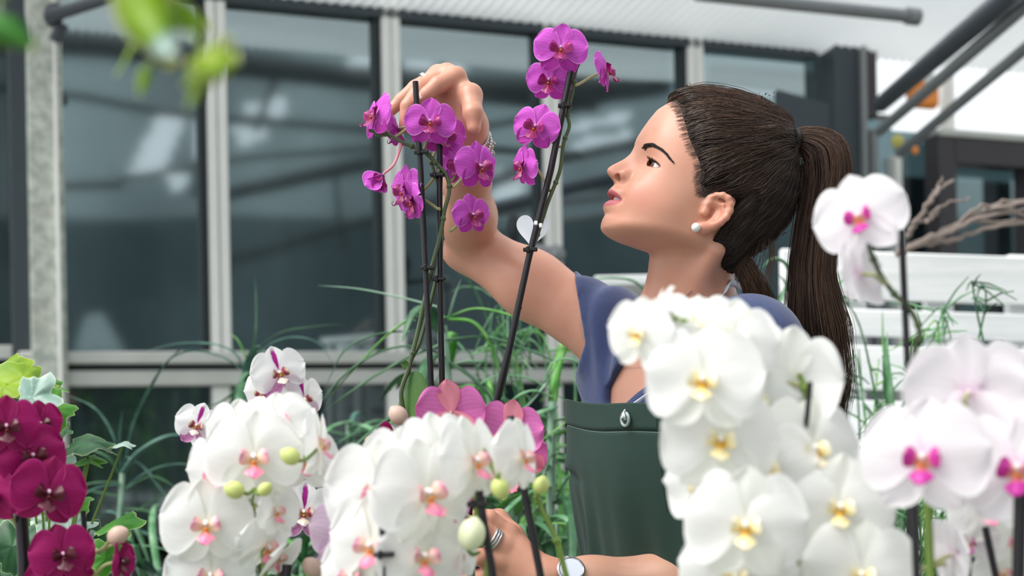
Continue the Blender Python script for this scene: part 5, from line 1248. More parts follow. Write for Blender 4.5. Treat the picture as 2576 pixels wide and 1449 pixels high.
def skin_color(V):
    """skin colours: lips, cheeks, nails, and shade painted into lid crease and nostril"""
    c = np.tile(np.array(lin('#cc957d')), (len(V), 1)); q = to_h(V); x, y, z = q.T; ay = np.abs(y)
    hm = (boxd(V, BH[0] - .0, BH[1]) < 0)
    def tint(w, col): nonlocal c; w = np.clip(w, 0, 1)[:, None]; c = c * (1 - w) + np.array(lin(col)) * w
    front = sstep(x, .03, .06) * hm
    tint(.34 * front * np.exp(-(((ay - .048) / .018) ** 2 + ((z - EYE[2] + .042) / .018) ** 2)), '#cf7767')
    tint(.30 * front * np.exp(-((ay / .012) ** 2 + ((z - ZT_) / .012) ** 2)), '#d28473')
    tint(.4 * hm * sstep(q[:, 1], .066, .074) * np.exp(-((x + .018) / .026) ** 2 - ((z + .004) / .03) ** 2), '#d27f69')
    hw = np.sqrt(np.clip(1 - (ay / .0245) ** 2, 0, 1)); zc = ZSTO - (ay / .024) ** 2 * .0035
    up = (z - zc) / (.0105 * hw * (1 - .16 * np.exp(-(ay / .004) ** 2)) + 1e-4); lo = (zc - z) / (.0125 * hw + 1e-4)
    lip = np.where(z > zc, 1 - sstep(up, .82, 1.05), 1 - sstep(lo, .85, 1.08)) * (ay < .0245) * front
    tint(lip * .95, '#b55660'); tint(lip * sstep(z - zc, 0, .003) * .5, '#8c3a48')
    a, r, al, be, u_, l_ = almond(q, 1); w = (r < ER + .004) * (q[:, 1] > 0)
    tint(w * np.exp(-((be - u_) / 2.2) ** 2) * (np.abs(al - ALC) < ALR + 2) * .9, '#2a1a1a'); tint(w * np.exp(-((be - l_) / 3.0) ** 2) * (np.abs(al - ALC) < ALR + 2) * .45, '#7a4c48'); tint(w * (be > u_) * (be < u_ + 20) * .3, '#c08d80'); tint(w * np.exp(-((be - u_ - 20) / 2.5) ** 2) * (np.abs(al - ALC) < ALR - 8) * .75, '#7a4438')  # last tint paints the shade of the lid crease as a dark line
    tint(.6 * hm * np.exp(-(np.linalg.norm(q - (NOS[0], .0078, NOS[2] + .0025), axis=1) / .0046) ** 4), '#6a3028')  # shade of the nostril hollow put into the colour
    for fs in (HR, HL):
        for pts, rs in fs['fingers']:
            tint(.35 * np.exp(-(np.linalg.norm(V - pts[-1], axis=1) / .010) ** 2), '#e28a7c'); tint(.25 * np.exp(-(np.linalg.norm(V - pts[1], axis=1) / .009) ** 2), '#d27f6c')
        tint(.35 * np.exp(-(np.linalg.norm(V - fs['thumb'][0][-1], axis=1) / .011) ** 2), '#e2907f')
    return np.concatenate([c, np.ones((len(c), 1))], 1)
def skin_mat():
    t = NT('warm skin'); a = t.n('Attribute', attribute_name='Col').outputs['Color']; o = t.obj()
    n = t.noise(55, 4, o); n2 = t.noise(900, 2, o)
    c = t.mix(t.math('MULTIPLY', t.ss(n, .35, .75), .16), a, lin('#c4775f'))
    return t.done(t.pbsdf(c, .42, **{'Subsurface Weight': .22, 'Subsurface Radius': (1.0, .38, .22), 'Subsurface Scale': .006, 'Normal': t.bump(n2, .10, .0006), 'Specular IOR Level': .5}))
if 'M' not in globals(): M = {}
M['skin'] = skin_mat()
def inb(p, b, m): return boxd(p, np.array(b[0]) + m, np.array(b[1]) - m) < 0

woman = thing('woman', 'woman with a long brown ponytail in navy shirt and green apron touching a purple orchid', 'person', (MID[0], MID[1], 0))
def body_mesh():
    Vs, Fs, n = [], [], 0
    def region(b, h, keep, it=1):
        nonlocal n
        V, Fq = nets(f_body, b[0], b[1], h, keep); V = relax(V, Fq, it, .4); Vs.append(V); Fs.append(Fq + n); n += len(V)
    region(BH, .00125, None, 1); region(BHR, .0013, None, 1); region(BHL, .0014, None, 1)
    fine = lambda p, m: ~(inb(p, BH, m) | inb(p, BHR, m) | inb(p, BHL, m))
    region(bbx([BAR[0], BAR[1], BAL[0], BAL[1], BN[0], BN[1], T(-.1, .12, -.2), T(.1, .12, -.2)], 0.0), .0028, lambda p: fine(p, .004) & (inb(p, BAR, 0) | inb(p, BAL, 0) | inb(p, BN, 0) | ((p[:, 2] > MID[2] - .17))), 2)
    region((BT[0] - (0, 0, .0), BT[1]), .007, lambda p: (p[:, 2] < MID[2] - .165) & fine(p, .004), 1); region(BLG, .008, None, 1)
    V = np.concatenate(Vs); Fq = np.concatenate(Fs)
    mobj('body', V, Fq, M['skin'], woman, col=skin_color(V)); print('body verts', len(V))
body_mesh()
def hit(px, py, fn=None, t0=1.2, t1=2.4):
    """point where the photo pixel's ray meets the body"""
    fn = fn or f_body; d = np.array(P(px, py, 1.0)) - CAMP; u = d / np.linalg.norm(d); t = t0
    for _ in range(160):
        g = fn((CAMP + u * t)[None])[0]
        if g < .0003: break
        t += max(g * .6, .0002)
        if t > t1: return None
    return CAMP + u * t
def grad(fn, p, e=.0008):
    p = np.atleast_2d(p); g = np.stack([fn(p + d) - fn(p - d) for d in np.eye(3) * e], 1); return g / (np.linalg.norm(g, axis=1)[:, None] + 1e-12)
# ---------------------------------------------------------------- eyes, teeth, brows, lashes
def eye_mat():
    t = NT('eyeball'); a = t.n('Attribute', attribute_name='Col').outputs['Color']
    return t.done(t.pbsdf(a, .08, **{'Subsurface Weight': .05, 'Subsurface Scale': .002}))
M['eye'] = eye_mat()
def eyeball(sg):
    v = []; nu, nv = 64, 48
    for j in range(nv + 1):
        th = math.pi * j / nv
        for i in range(nu): a = 2 * math.pi * i / nu; v.append((math.cos(th), math.sin(th) * math.cos(a), math.sin(th) * math.sin(a)))
    v = np.array(v); gz_ = unit((1, .12 * sg + .05, .10)); ang = np.arccos(np.clip(v @ gz_, -1, 1))
    col = np.tile(np.array(lin('#e9e4e4')), (len(v), 1)); w = lambda x: np.clip(x, 0, 1)[:, None]
    col = col * (1 - w(.35 * sstep(ang, .9, 1.5))) + np.array(lin('#d9a59a')) * w(.35 * sstep(ang, .9, 1.5))
    k = w(1 - sstep(ang, .46, .52)); col = col * (1 - k) + np.array(lin('#6b4a34')) * k
    k = w(np.exp(-((ang - .47) / .05) ** 2) * .8); col = col * (1 - k) + np.array(lin('#20150f')) * k
    k = w(1 - sstep(ang, .19, .23)); col = col * (1 - k) + np.array(lin('#060404')) * k
    r = ER - .0003 + .0006 * np.exp(-(ang / .42) ** 4)
    f = [(j * nu + i, j * nu + (i + 1) % nu, (j + 1) * nu + (i + 1) % nu, (j + 1) * nu + i) for j in range(nv) for i in range(nu)]
    mobj('eye', from_h(v * r[:, None] + EYE * (1, sg, 1)), f, M['eye'], woman, col=np.concatenate([col, np.ones((len(v), 1))], 1))
eyeball(1); eyeball(-1)
M['tooth'] = simple('tooth enamel', '#f1ebe2', .25, .03, 80)
mb = MB()
for i in range(-5, 6):
    a = i * .155; r = .026; c = np.array((XSTO - .0055 - r * (1 - math.cos(a)) * 1.1, r * math.sin(a) * .72, ZSTO + .0027 - .0003 * abs(i)))
    ax = np.stack([(math.cos(a), math.sin(a), 0), (-math.sin(a), math.cos(a), 0), (0, 0, 1)]) @ np.eye(3)
    mb.ball(from_h(c), (.0024, .0031 if abs(i) < 2 else .0026, .0050), 10, 8, axes=ax @ HM.T)
mb.build('teeth', M['tooth'], woman)
mb = MB(); mb.ball(from_h((XSTO - .022, 0, ZSTO)), (.015, .019, .012), 16, 10, axes=HM.T); mb.build('mouth_lining', simple('dark mouth lining', '#5a2228', .5), woman)

def hair_mat(name, tint=1.0):
    t = NT(name); a = t.n('Attribute', attribute_name='Col').outputs['Color']
    return t.done(t.pbsdf(a, .42, **{'Specular IOR Level': .45}))
M['hair'] = hair_mat('brown hair'); M['scalp'] = simple('dark hair underlayer', '#17100d', .9, .2, 200, **{'Specular IOR Level': .1})
def strands(name, paths, r, cols, parent, taper=True):
    """paths (n, m, 3): thin three sided tubes, one mesh"""
    n, m, _ = paths.shape
    t = np.gradient(paths, axis=1); t /= np.linalg.norm(t, axis=2, keepdims=True) + 1e-12
    ref = np.array((.35, -.8, .45)); A = np.cross(t, ref); A /= np.linalg.norm(A, axis=2, keepdims=True) + 1e-9; B = np.cross(t, A)
    rr = np.broadcast_to(np.asarray(r, float).reshape(-1, 1), (n, m)) * (np.interp(np.linspace(0, 1, m), [0, .1, .75, 1], [.5, 1, 1, .25]) if taper else np.ones(m))
    v = np.stack([paths + rr[..., None] * (math.cos(k) * A + math.sin(k) * B) for k in (0, 2.094, 4.189)], 2).reshape(-1, 3)
    base = (np.arange(n)[:, None] * m + np.arange(m - 1)[None]) * 3; f = []
    for i in range(3):
        j = (i + 1) % 3; f.append(np.stack([base + i, base + j, base + 3 + j, base + 3 + i], -1).reshape(-1, 4))
    c = np.repeat(cols, m * 3, axis=0); c = np.concatenate([c, np.ones((len(c), 1))], 1)
    o = mobj(name, v, np.concatenate(f), M['hair'], parent, col=c); o['kind'] = 'stuff'; return o
def strand_cols(n, a='#1c120e', b='#5a3d2e', p=1.6): w = (rng.uniform(0, 1, n) ** p)[:, None]; return np.array(lin(a)) * (1 - w) + np.array(lin(b)) * w
def brow(pts, wid, sg, n):
    """pts: photo pixels along the brow; laid on the skin of the near side (sg = 1) or mirrored"""
    s = spline([(a, b, 0) for a, b in pts], 8)[:, :2]; out = []
    for i in range(n):
        u = rng.uniform(0, 1) ** .9; k = u * (len(s) - 1); j = min(int(k), len(s) - 2); c = s[j] + (s[j + 1] - s[j]) * (k - j); tg = unit(s[j + 1] - s[j]); nr = np.array((-tg[1], tg[0]))
        w = np.interp(u, [0, .3, .7, 1], wid); off = rng.uniform(-1, 1) * w; L = rng.uniform(9, 16)
        d2 = unit(tg * .9 + nr * (-.45 if off > 0 else .35) * (1 - u) + rng.normal(0, .08, 2)); q = []
        for x in np.linspace(0, 1, 5):
            h = hit(*(c + nr * off + d2 * L * x), fn=lambda p: f_head(to_h(p)), t0=1.5)
            if h is None: break
            q.append(h)
        if len(q) < 5: continue
        q = np.array(q); g = grad(lambda p: f_head(to_h(p)), q); q = q + g * (np.array([.0001, .0005, .0008, .0009, .0008])[:, None])
        if sg < 0: ql = to_h(q); ql[:, 1] *= -1; q = from_h(ql)
        out.append(q)
    return np.array(out)
BRW = ((1618, 377), (1624, 369), (1638, 365), (1655, 371), (1672, 384), (1690, 404))
b1 = brow(BRW, (6.5, 6.0, 3.2, 1.0), 1, 260)
b2 = b1.copy(); q = to_h(b2.reshape(-1, 3)); q[:, 1] *= -1; b2 = from_h(q).reshape(b1.shape)
for b in (b1, b2): strands('eyebrow', b, .00030, strand_cols(len(b), '#120b09', '#2c1c16'), woman)
def lashes(sg):
    out = []
    for al in np.linspace(ALC - ALR * .9, ALC + ALR * .93, 46):
        t = (al - ALC) / ALR; be = 16 * (1 - abs(t) ** 2.2) - .16 * (al - ALC) - 1.5; a, b = math.radians(al), math.radians(be)
        d = np.array((math.cos(b) * math.cos(a), math.cos(b) * math.sin(a), math.sin(b))); o = d * (ER + .0018)
        L = .0050 + .0025 * rng.uniform(0, 1); dr = unit(d + np.array((.25, .25 * t, .1)))
        out.append(np.array([o + dr * L * x + np.array((0, 0, 1)) * L * (.5 * x * x - .25 * x) for x in np.linspace(0, 1, 6)]))
    o = np.array(out); o[:, :, 1] *= sg; o = o + EYE * (1, sg, 1); return from_h(o.reshape(-1, 3)).reshape(o.shape)
for sg in (1, -1): l = lashes(sg); strands('eyelashes', l, .00022, strand_cols(len(l), '#050404', '#0c0808'), woman)

# ---------------------------------------------------------------- hair
def poly_sd(pts, P2):
    d = np.full(len(P2), 1e9); ins = np.zeros(len(P2), bool); n = len(pts)
    for i in range(n):
        a, b = pts[i], pts[(i + 1) % n]; e = b - a; w = P2 - a; t = np.clip(w @ e / (e @ e), 0, 1); d = np.minimum(d, ((w - t[:, None] * e) ** 2).sum(1))
        c = (a[1] <= P2[:, 1]) != (b[1] <= P2[:, 1]); x = a[0] + (P2[:, 1] - a[1]) / (b[1] - a[1] + 1e-12) * e[0]; ins ^= c & (P2[:, 0] < x)
    return np.where(ins, -1, 1) * np.sqrt(d)
def f_head_plain(q):
    return smin(f_face(q), ell(q, (-.006, 0, .052), (.088, .0715, .076)), .018)
HOUT = prof([(1655, 266), (1672, 243), (1692, 231), (1720, 225), (1760, 222), (1800, 226), (1850, 237), (1900, 256), (1945, 281), (1978, 306), (1994, 326), (2002, 352), (1996, 385), (1996, 420), (2001, 460), (1999, 490), (1988, 535), (1970, 566), (1940, 600), (1905, 630), (1865, 655), (1835, 690), (1700, 690), (1560, 640), (1560, 420)])
HPX = [(1650, 268), (1668, 262), (1683, 262), (1697, 275), (1705, 298), (1716, 336), (1728, 372), (1744, 402), (1751, 436), (1749, 468), (1757, 492), (1775, 498), (1796, 497), (1815, 492)]
HYY = (.0, .015, .022, .034, .040, .047, .053, .058, .062, .064, .066, .068, .070, .071)
def hl_pt(a, y):
    h = hit(a[0], a[1], lambda p: f_head_plain(to_h(p)), 1.5)
    return to_h(h[None])[0][[0, 2]] if h is not None and a[0] > 1690 else prof([a], y)[0]
HLINE = np.array([hl_pt(a, c) for a, c in zip(HPX, HYY)])
HL2 = prof([(1842, 512), (1838, 535), (1826, 566), (1796, 600), (1784, 632), (1788, 660), (1800, 700), (1850, 760), (2150, 760), (2150, 120), (1640, 120)], .066)
HREG = np.vstack([HLINE, HL2])
def f_hair(p):
    q = to_h(p); P2 = q[:, [0, 2]]; s = -poly_sd(HOUT, P2); dh = -poly_sd(HREG, P2)
    u = np.clip(s / .088, 0, 1); yh = .0785 * np.sqrt(np.clip(1 - (1 - u) ** 2, 0, 1))
    g = np.where(s > 0, (np.abs(q[:, 1]) - yh) * (.45 + .55 * u), -s)
    sk = smin(f_head_plain(q), f_neck(p), .03)
    off = -.0012 + .009 * sstep(dh, 0, .028) + .8 * np.maximum(dh - .030, 0)
    g = smax(g, sk - off, .002); g = smax(g, -dh, .002)
    return g + .0006 * np.sin(260 * q[:, 2] + 60 * q[:, 0]) * sstep(dh, 0, .02)
bh = bbx(from_h([(x, y, z) for x in (-.125, .10) for y in (-.085, .085) for z in (-.115, .14)]), .006)
V, Fq = nets(f_hair, bh[0], bh[1], .0022); V = relax(V, Fq, 2, .5)
hc_ = np.tile(np.array(lin('#1d1410')), (len(V), 1))
hair = mobj('hair', V, Fq, M['scalp'], woman)
from mathutils.bvhtree import BVHTree
bvh = BVHTree.FromPolygons([tuple(v) for v in V], [tuple(int(i) for i in f) for f in Fq])
TIE = PP(1992, 356, 1.716)
def scalp_strands(n, m=26, edge=False):
    c = V[Fq].mean(1); nrm = np.cross(V[Fq[:, 2]] - V[Fq[:, 0]], V[Fq[:, 3]] - V[Fq[:, 1]]); nrm /= np.linalg.norm(nrm, axis=1)[:, None] + 1e-12
    qh = to_h(c); dh = -poly_sd(HREG, qh[:, [0, 2]]); sk = f_head_plain(qh)
    w = (sk > .0003) * (qh[:, 1] > -.06) * np.where(dh < .004, 9.0, np.where(dh < .012, 3.0, np.where(dh < .04, 1.3, .8))) * np.where(qh[:, 1] > .0, 1, .5)
    idx = rng.choice(len(c), n, p=w / w.sum()); P0 = c[idx]; first = P0.copy()
    if edge:
        hl = spline([(a, b, y) for (a, b), y in zip(HPX, HYY)], 10); P0 = []
        while len(P0) < n:
            a, b, _ = hl[int(rng.integers(len(hl)))] + np.array((rng.normal(0, 5) - 2, rng.normal(0, 4) - 0, 0)); h = hit(a, b, lambda p: f_head_plain(to_h(p)), 1.5)
            if h is not None: P0.append(h)
        P0 = np.array(P0); first = P0.copy()
    L = np.linalg.norm(TIE - P0, axis=1)
    frac = np.where(rng.uniform(0, 1, n) < .7, 1.0, rng.uniform(.4, 1, n)); off = np.abs(rng.normal(0, .0009, n)) + .0001; wisp = rng.uniform(0, 1, n) < .035; off[wisp] += rng.uniform(.0015, .005, wisp.sum())
    ph = rng.uniform(0, 6.28, n); amp = rng.uniform(.0, .0016, n) + wisp * .003; side = rng.normal(0, .10, n)
    out = np.empty((n, m, 3)); p = P0.copy()
    for k in range(m):
        for i in range(n):
            lo_, no_, _, _ = bvh.find_nearest(Vector(p[i]))
            out[i, k] = np.array(lo_) + np.array(no_) * off[i] * min(1, .15 + k * .25); p[i] = lo_
            nn = np.array(no_); d = TIE - p[i]; dl = np.linalg.norm(d); stp = frac[i] * L[i] * 1.12 / (m - 1)
            d = d / (dl + 1e-9); t = d - nn * (d @ nn); sd = np.cross(nn, t)
            t = t + sd * (side[i] * (1 - k / m) + amp[i] * 60 * math.sin(ph[i] + k * .5)); tl = np.linalg.norm(t)
            if dl > .012: p[i] = p[i] + t / (tl + 1e-9) * min(stp, dl)
    if edge:
        for k in range(8):
            w_ = k / 8; q = first * (1 - w_) + out[:, 8] * w_; out[:, k] = q
        for k in range(9):
            q = out[:, k]
            for _ in range(2):
                fv = np.minimum(f_head_plain(to_h(q)), 1); g = grad(lambda p: f_head_plain(to_h(p)), q); q = q + g * np.maximum(.0005 + .00025 * k - fv, 0)[:, None]
            out[:, k] = q
        mn = np.min([-poly_sd(HREG, to_h(out[:, k])[:, [0, 2]]) for k in range(12)], axis=0); tn = np.linalg.norm(np.diff(out, axis=1), axis=2).max(1)
        out = out[(mn > -.007) & (tn < .016)]
    return out
sp = np.concatenate([scalp_strands(4500), scalp_strands(650, edge=True)])
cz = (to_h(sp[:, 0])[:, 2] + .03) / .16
cc = strand_cols(len(sp), '#140d0a', '#463024', 1.5); hi = np.clip(cz, 0, 1)[:, None] * rng.uniform(0, 1, (len(sp), 1)) ** 1.6 * .9; cc = cc * (1 - hi) + np.array(lin('#6b4f3e')) * hi  # strands lighten towards the crown: a highlight painted into their colour
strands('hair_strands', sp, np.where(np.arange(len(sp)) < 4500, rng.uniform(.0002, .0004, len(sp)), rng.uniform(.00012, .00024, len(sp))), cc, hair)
def bundle(name, path, hw, n, m=34, depth=.55, cols=('#170f0c', '#50372a', 1.4), tipspread=.25, rr=(.0002, .00042), parent=None, core=True):
    s = spline([PP(*a) for a in path], 8); t, A, B = frames(s, (0, -1, 0)); u = np.linspace(0, 1, len(s)); w = np.interp(u, np.linspace(0, 1, len(hw)), np.array(hw) / F * path[0][2])
    if core:
        mb = MB(); v, f = tube_geo(s, w * .80, 14, True, 1.0); c = np.repeat(s, 14, 0); vv = v - c
        vv[:, 1] *= depth * 1.2; o = mobj(name + '_core', c + vv, f, M['scalp'], parent)
    a = rng.uniform(0, 6.283, n); r = np.sqrt(rng.uniform(.25, 1, n)) * 1.0; fly = rng.uniform(0, 1, n) < .05; r[fly] *= 1.25
    end = rng.uniform(.72, 1.0, n); out = np.empty((n, m, 3)); ph = rng.uniform(0, 6.28, (n, 2))
    for i in range(n):
        k = np.linspace(0, end[i], m) * (len(s) - 1); j = np.minimum(k.astype(int), len(s) - 2); fr = (k - j)[:, None]
        c = s[j] * (1 - fr) + s[j + 1] * fr; ww = np.interp(k / (len(s) - 1), u, w); AA = A[j]; BB = B[j]
        x = math.cos(a[i]) * r[i] + .10 * np.sin(ph[i, 0] + 5 * k / len(s)) + tipspread * rng.normal() * (k / len(s)) ** 3; y = math.sin(a[i]) * r[i] * depth
        ax = np.where(np.abs(AA[:, 1:2]) > np.abs(BB[:, 1:2]), BB, AA); ay = np.where(np.abs(AA[:, 1:2]) > np.abs(BB[:, 1:2]), AA, BB)
        ax = np.where((ax[:, :1] + ax[:, 2:] * 1.0) < 0, -ax, ax) if False else ax
        out[i] = c + ax * (ww * x)[:, None] + ay * (ww * y)[:, None]
    cc = strand_cols(n, *cols); hi = (np.clip(-np.cos(a - .9), 0, 1) * rng.uniform(0, .55, n))[:, None]; cc = cc * (1 - hi) + np.array(lin('#6e523f')) * hi  # one side of the bundle coloured lighter, a painted highlight
    return strands(name, out, rng.uniform(*rr, n), cc, parent)
tail = mobj('ponytail', *tube_geo([PP(1985, 356, 1.716), PP(2012, 356, 1.716)], .015, 12), M['hair'], woman, col=np.tile((*lin('#1b120e'), 1), (24, 1)))
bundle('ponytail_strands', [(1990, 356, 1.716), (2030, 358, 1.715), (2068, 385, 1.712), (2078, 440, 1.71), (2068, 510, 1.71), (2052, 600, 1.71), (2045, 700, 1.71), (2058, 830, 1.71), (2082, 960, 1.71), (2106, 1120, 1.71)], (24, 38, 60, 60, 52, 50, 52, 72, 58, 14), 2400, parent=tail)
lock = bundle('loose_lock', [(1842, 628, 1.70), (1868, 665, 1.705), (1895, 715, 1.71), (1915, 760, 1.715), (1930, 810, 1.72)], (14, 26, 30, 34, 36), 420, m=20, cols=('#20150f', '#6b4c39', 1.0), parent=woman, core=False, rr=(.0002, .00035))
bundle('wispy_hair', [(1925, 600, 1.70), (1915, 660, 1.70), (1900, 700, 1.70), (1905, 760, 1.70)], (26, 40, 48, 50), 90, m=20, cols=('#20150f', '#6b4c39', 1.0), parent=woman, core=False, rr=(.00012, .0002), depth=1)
M['elastic'] = simple('black hair elastic', '#1b1e22', .7, .3, 300)
def torus(c, ax, R_, r, up=None, nu=36, nv=10, sq=(1, 1)):
    c = np.asarray(c, float); ax = unit(ax); a = unit(np.cross(ax, (0.2, 1, .1))); b = np.cross(ax, a); v = []
    for i in range(nu):
        p = 2 * math.pi * i / nu; d = a * math.cos(p) * sq[0] + b * math.sin(p) * sq[1]
        for j in range(nv): k = 2 * math.pi * j / nv; v.append(c + d * (R_ + r * math.cos(k)) + ax * r * math.sin(k))
    return v, [(i * nv + j, ((i + 1) % nu) * nv + j, ((i + 1) % nu) * nv + (j + 1) % nv, i * nv + (j + 1) % nv) for i in range(nu) for j in range(nv)]
for i in range(3):
    mb = MB(); mb.add(*torus(PP(1984 + 7.5 * i, 352 + 2 * (i % 2), 1.716), unit(np.array((1, 0, .12))), .0150, .0024)); mb.build('hair_tie', M['elastic'], woman)
mb = MB(); mb.tube([PP(1976, 366, 1.716), PP(2004, 364, 1.716)], .0152, 16); mb.build('hair_tie', M['elastic'], woman)

# ---------------------------------------------------------------- shirt, trousers, shoes
def shirt_mat():
    t = NT('navy heather jersey'); o = t.obj(); n = t.noise(700, 3, o); n2 = t.noise(180, 3, t.n('Mapping', {0: o, 'Scale': (1, 1, .3)}).outputs[0])
    c = t.mix(t.math('MULTIPLY', t.math('ADD', n, n2), .5), lin('#232e52'), lin('#43527f'))
    return t.done(t.pbsdf(c, .9, Normal=t.bump(n, .25, .001), **{'Sheen Weight': .25}))
M['shirt'] = shirt_mat()
def tplane(px, py, f0):
    o = (CAMP - MID) @ TM; d = (np.array(P(px, py, 1.)) - CAMP) @ TM; q = o + d * (f0 - o[1]) / d[1]; return q
VN = np.array([tplane(a, b, .105)[[0, 2]] for a, b in ((1585, 790), (1545, 860), (1508, 925), (1474, 978), (1474, 1016), (1520, 1036), (1576, 988), (1640, 932), (1700, 870))] + [(.072, .03), (.06, .16), (-.06, .16)])
ARU = unit(ELR - SR); CUTP = PP(1462, 800, 1.87); CUTN = unit(np.cross(PP(1478, 880, 1.87) - PP(1452, 722, 1.87), CUTP - CAMP)); CUTN = CUTN if CUTN[0] < 0 else -CUTN; CUTZ = PP(1478, 868, 1.87)[2]
def f_shirt(p):
    q = (p - MID) @ TM
    d = f_torso(p) - .010
    w = (p - SR) @ ARU; L = np.linalg.norm(ELR - SR)
    sl = cone(p, SR, SR + (ELR - SR) * .42, .052, .0475)
    sl = smin(sl, cone(p, SR + ARU * .0 + (0, 0, -.03), T(-.088, .0, -.13), .042, .045), .03)
    fold = .0030 * np.sin(52 * w + 34 * q[:, 2] + 5 * np.sin(17 * q[:, 2] + 30 * q[:, 0])) * sstep(np.linalg.norm(p - SR, axis=1), .16, .05) + .0012 * np.sin(38 * q[:, 0] + 31 * q[:, 2]) 
    d = smin(d, sl, .03)
    slL = cone(p, SL, SL + (ELL - SL) * .42, .054, .056); d = smin(d, slL, .025)
    d = d + fold
    d = np.maximum(d, np.where(np.linalg.norm(p - SR, axis=1) < .24, (p - CUTP) @ CUTN - .5 * np.maximum(CUTZ - p[:, 2], 0), -1))
    d = np.maximum(d, np.where((np.linalg.norm(p - SL, axis=1) < .3) & (q[:, 0] > .06), (p - SL) @ unit(ELL - SL) - .13, -1))
    d = np.maximum(d, -.46 - q[:, 2])
    v = np.maximum(poly_sd(VN, q[:, [0, 2]]), .012 - q[:, 1]); d = smax(d, -v, .003)
    d = smax(d, -(f_neck(p) - .0015), .004)
    return d
bs = bbx([T(x, y, z) for x in (-.20, .20) for y in (-.14, .16) for z in (-.47, .05)] + [SR + ARU * .08], .03)
Vs, Fs_ = nets(f_shirt, bs[0], bs[1], .0034); Vs = relax(Vs, Fs_, 2, .4); shirt = mobj('shirt', Vs, Fs_, M['shirt'], woman)
def seam(name, px, fn, r, mat, parent, off=.001, t0=1.2):
    q = [hit(a, b, fn, t0) for a, b in px]; q = np.array([x for x in q if x is not None])
    if len(q) < 3: return
    q = q + grad(fn, q) * off; mb = MB(); mb.tube(spline(q, 4), r, 7); mb.build(name, M[mat], parent)
M['trousers'] = simple('dark denim', '#2a3040', .9, .2, 60)
bl = (BLG[0] - .02, BLG[1] + .02)
def f_tr(p): q = (p - MID) @ TM; return np.maximum(np.maximum(smin(f_legs(p), ell(q, (0, -.012, -.58), (.165, .115, .16)), .05) - .009, .10 - p[:, 2]), q[:, 2] + .45)
Vt, Ft = nets(f_tr, bl[0], bl[1] + (0, 0, .12), .009); mobj('trousers', relax(Vt, Ft, 1), Ft, M['trousers'], woman)
def f_sh(p): return np.maximum(np.maximum(f_legs(p) - .008, p[:, 2] - .105), -p[:, 2])
Vt, Ft = nets(f_sh, bl[0], (bl[1][0], bl[1][1], .15), .006); mobj('shoes', relax(Vt, Ft, 1), Ft, M['elastic'], woman)

# ---------------------------------------------------------------- apron
def apron_mat():
    t = NT('dark green apron cotton'); o = t.obj(); n = t.noise(900, 2, o); n2 = t.noise(12, 3, o)
    c = t.mix(n2, lin('#122e26'), lin('#1b3b32'))
    return t.done(t.pbsdf(c, .8, Normal=t.bump(n, .15, .0006), **{'Sheen Weight': .06}))
M['apron'] = apron_mat()
AL, AR_ = PP(1427, 1004, 1.775), PP(1697, 1018, 1.575); AU = AR_ - AL; AU[2] = 0; AW = np.linalg.norm(AU); AU = AU / AW; AN = unit(np.cross(AU, (0, 0, 1.)))
if AN @ TF < 0: AN = -AN
def apron_pt(u, v):
    """u across 0..1 (may pass 1 below the bib), v metres below the top edge"""
    top = AL[2] + (AR_[2] - AL[2]) * u + .0015 * math.sin(u * 9)
    bul = .038 * math.sin(math.pi * min(max(u, 0), 1)) - .0 * v
    f = .0035 * sstep(np.array(v), .05, .2) * (math.sin(21 * u + 2 * v) + .6 * math.sin(37 * u + 1)) + .0025 * math.sin(9 * u + 14 * v)
    f += -.006 * math.exp(-((v - .092 - .01 * u) / .006) ** 2) * math.exp(-((u - .12) / .16) ** 2) + .004 * math.exp(-((v - .080) / .010) ** 2) * math.exp(-((u - .12) / .18) ** 2)
    f += -.003 * math.exp(-((v - .0315) / .0016) ** 2)
    f += .0022 * sstep(np.array(v), .0325, .0295)
    tuck = -.018 * sstep(np.array(v), .05, .22)
    p = AL + AU * (AW * u) + AN * (bul + f + tuck); p[2] = top - v; return p
def apron():
    nu, nv = 90, 150; v = []; us = []
    vs_ = np.concatenate([np.linspace(0, .24, 120), np.linspace(.25, .75, 30)])
    for vv in vs_:
        ur = 1 + .45 * float(sstep(np.array(vv), .07, .26)); ul = 0 - .5 * float(sstep(np.array(vv), .26, .5)) + .05 * float(sstep(np.array(vv), 0.02, .2))
        for u in np.linspace(ul, ur, nu): v.append(apron_pt(u, vv))
    o = mobj('apron', v, grid_faces(nv, nu), M['apron'], woman)
    md = o.modifiers.new('thickness', 'SOLIDIFY'); md.thickness = .0016; md.offset = 0
    return o
ap = apron()
M['strap'] = simple('white cotton tape', '#e4e8f2', .8, .04, 200)
M['eyelet'] = simple('clear plastic eyelet', '#c8d8d4', .15, .05, 50, **{'Transmission Weight': .5})
M['silver'] = simple('polished silver', '#d4d4d6', .22, .1, 200, Metallic=.9)
E = apron_pt(.775, .0185) + AN * .003
mb = MB(); mb.add(*torus(E, AN, .0074, .0018, sq=(1, 1))); mb.build('eyelet', M['eyelet'], ap)
def ribbon(name, pts, w, wdir, mat, parent):
    s = spline(pts, 8); t, _, _ = frames(s); v = []
    for i in range(len(s)):
        b = unit(np.cross(t[i], wdir)); v += [s[i] - b * w / 2, s[i] + b * w / 2]
    o = mobj(name, v, [(2 * i, 2 * i + 1, 2 * i + 3, 2 * i + 2) for i in range(len(s) - 1)], M[mat], parent); md = o.modifiers.new('thickness', 'SOLIDIFY'); md.thickness = .0012; return o
def onshirt(px, py, off=.003):
    h = hit(px, py, lambda p: np.minimum(f_shirt(p), f_body(p)), 1.3)
    return h + grad(f_shirt, h)[0] * off
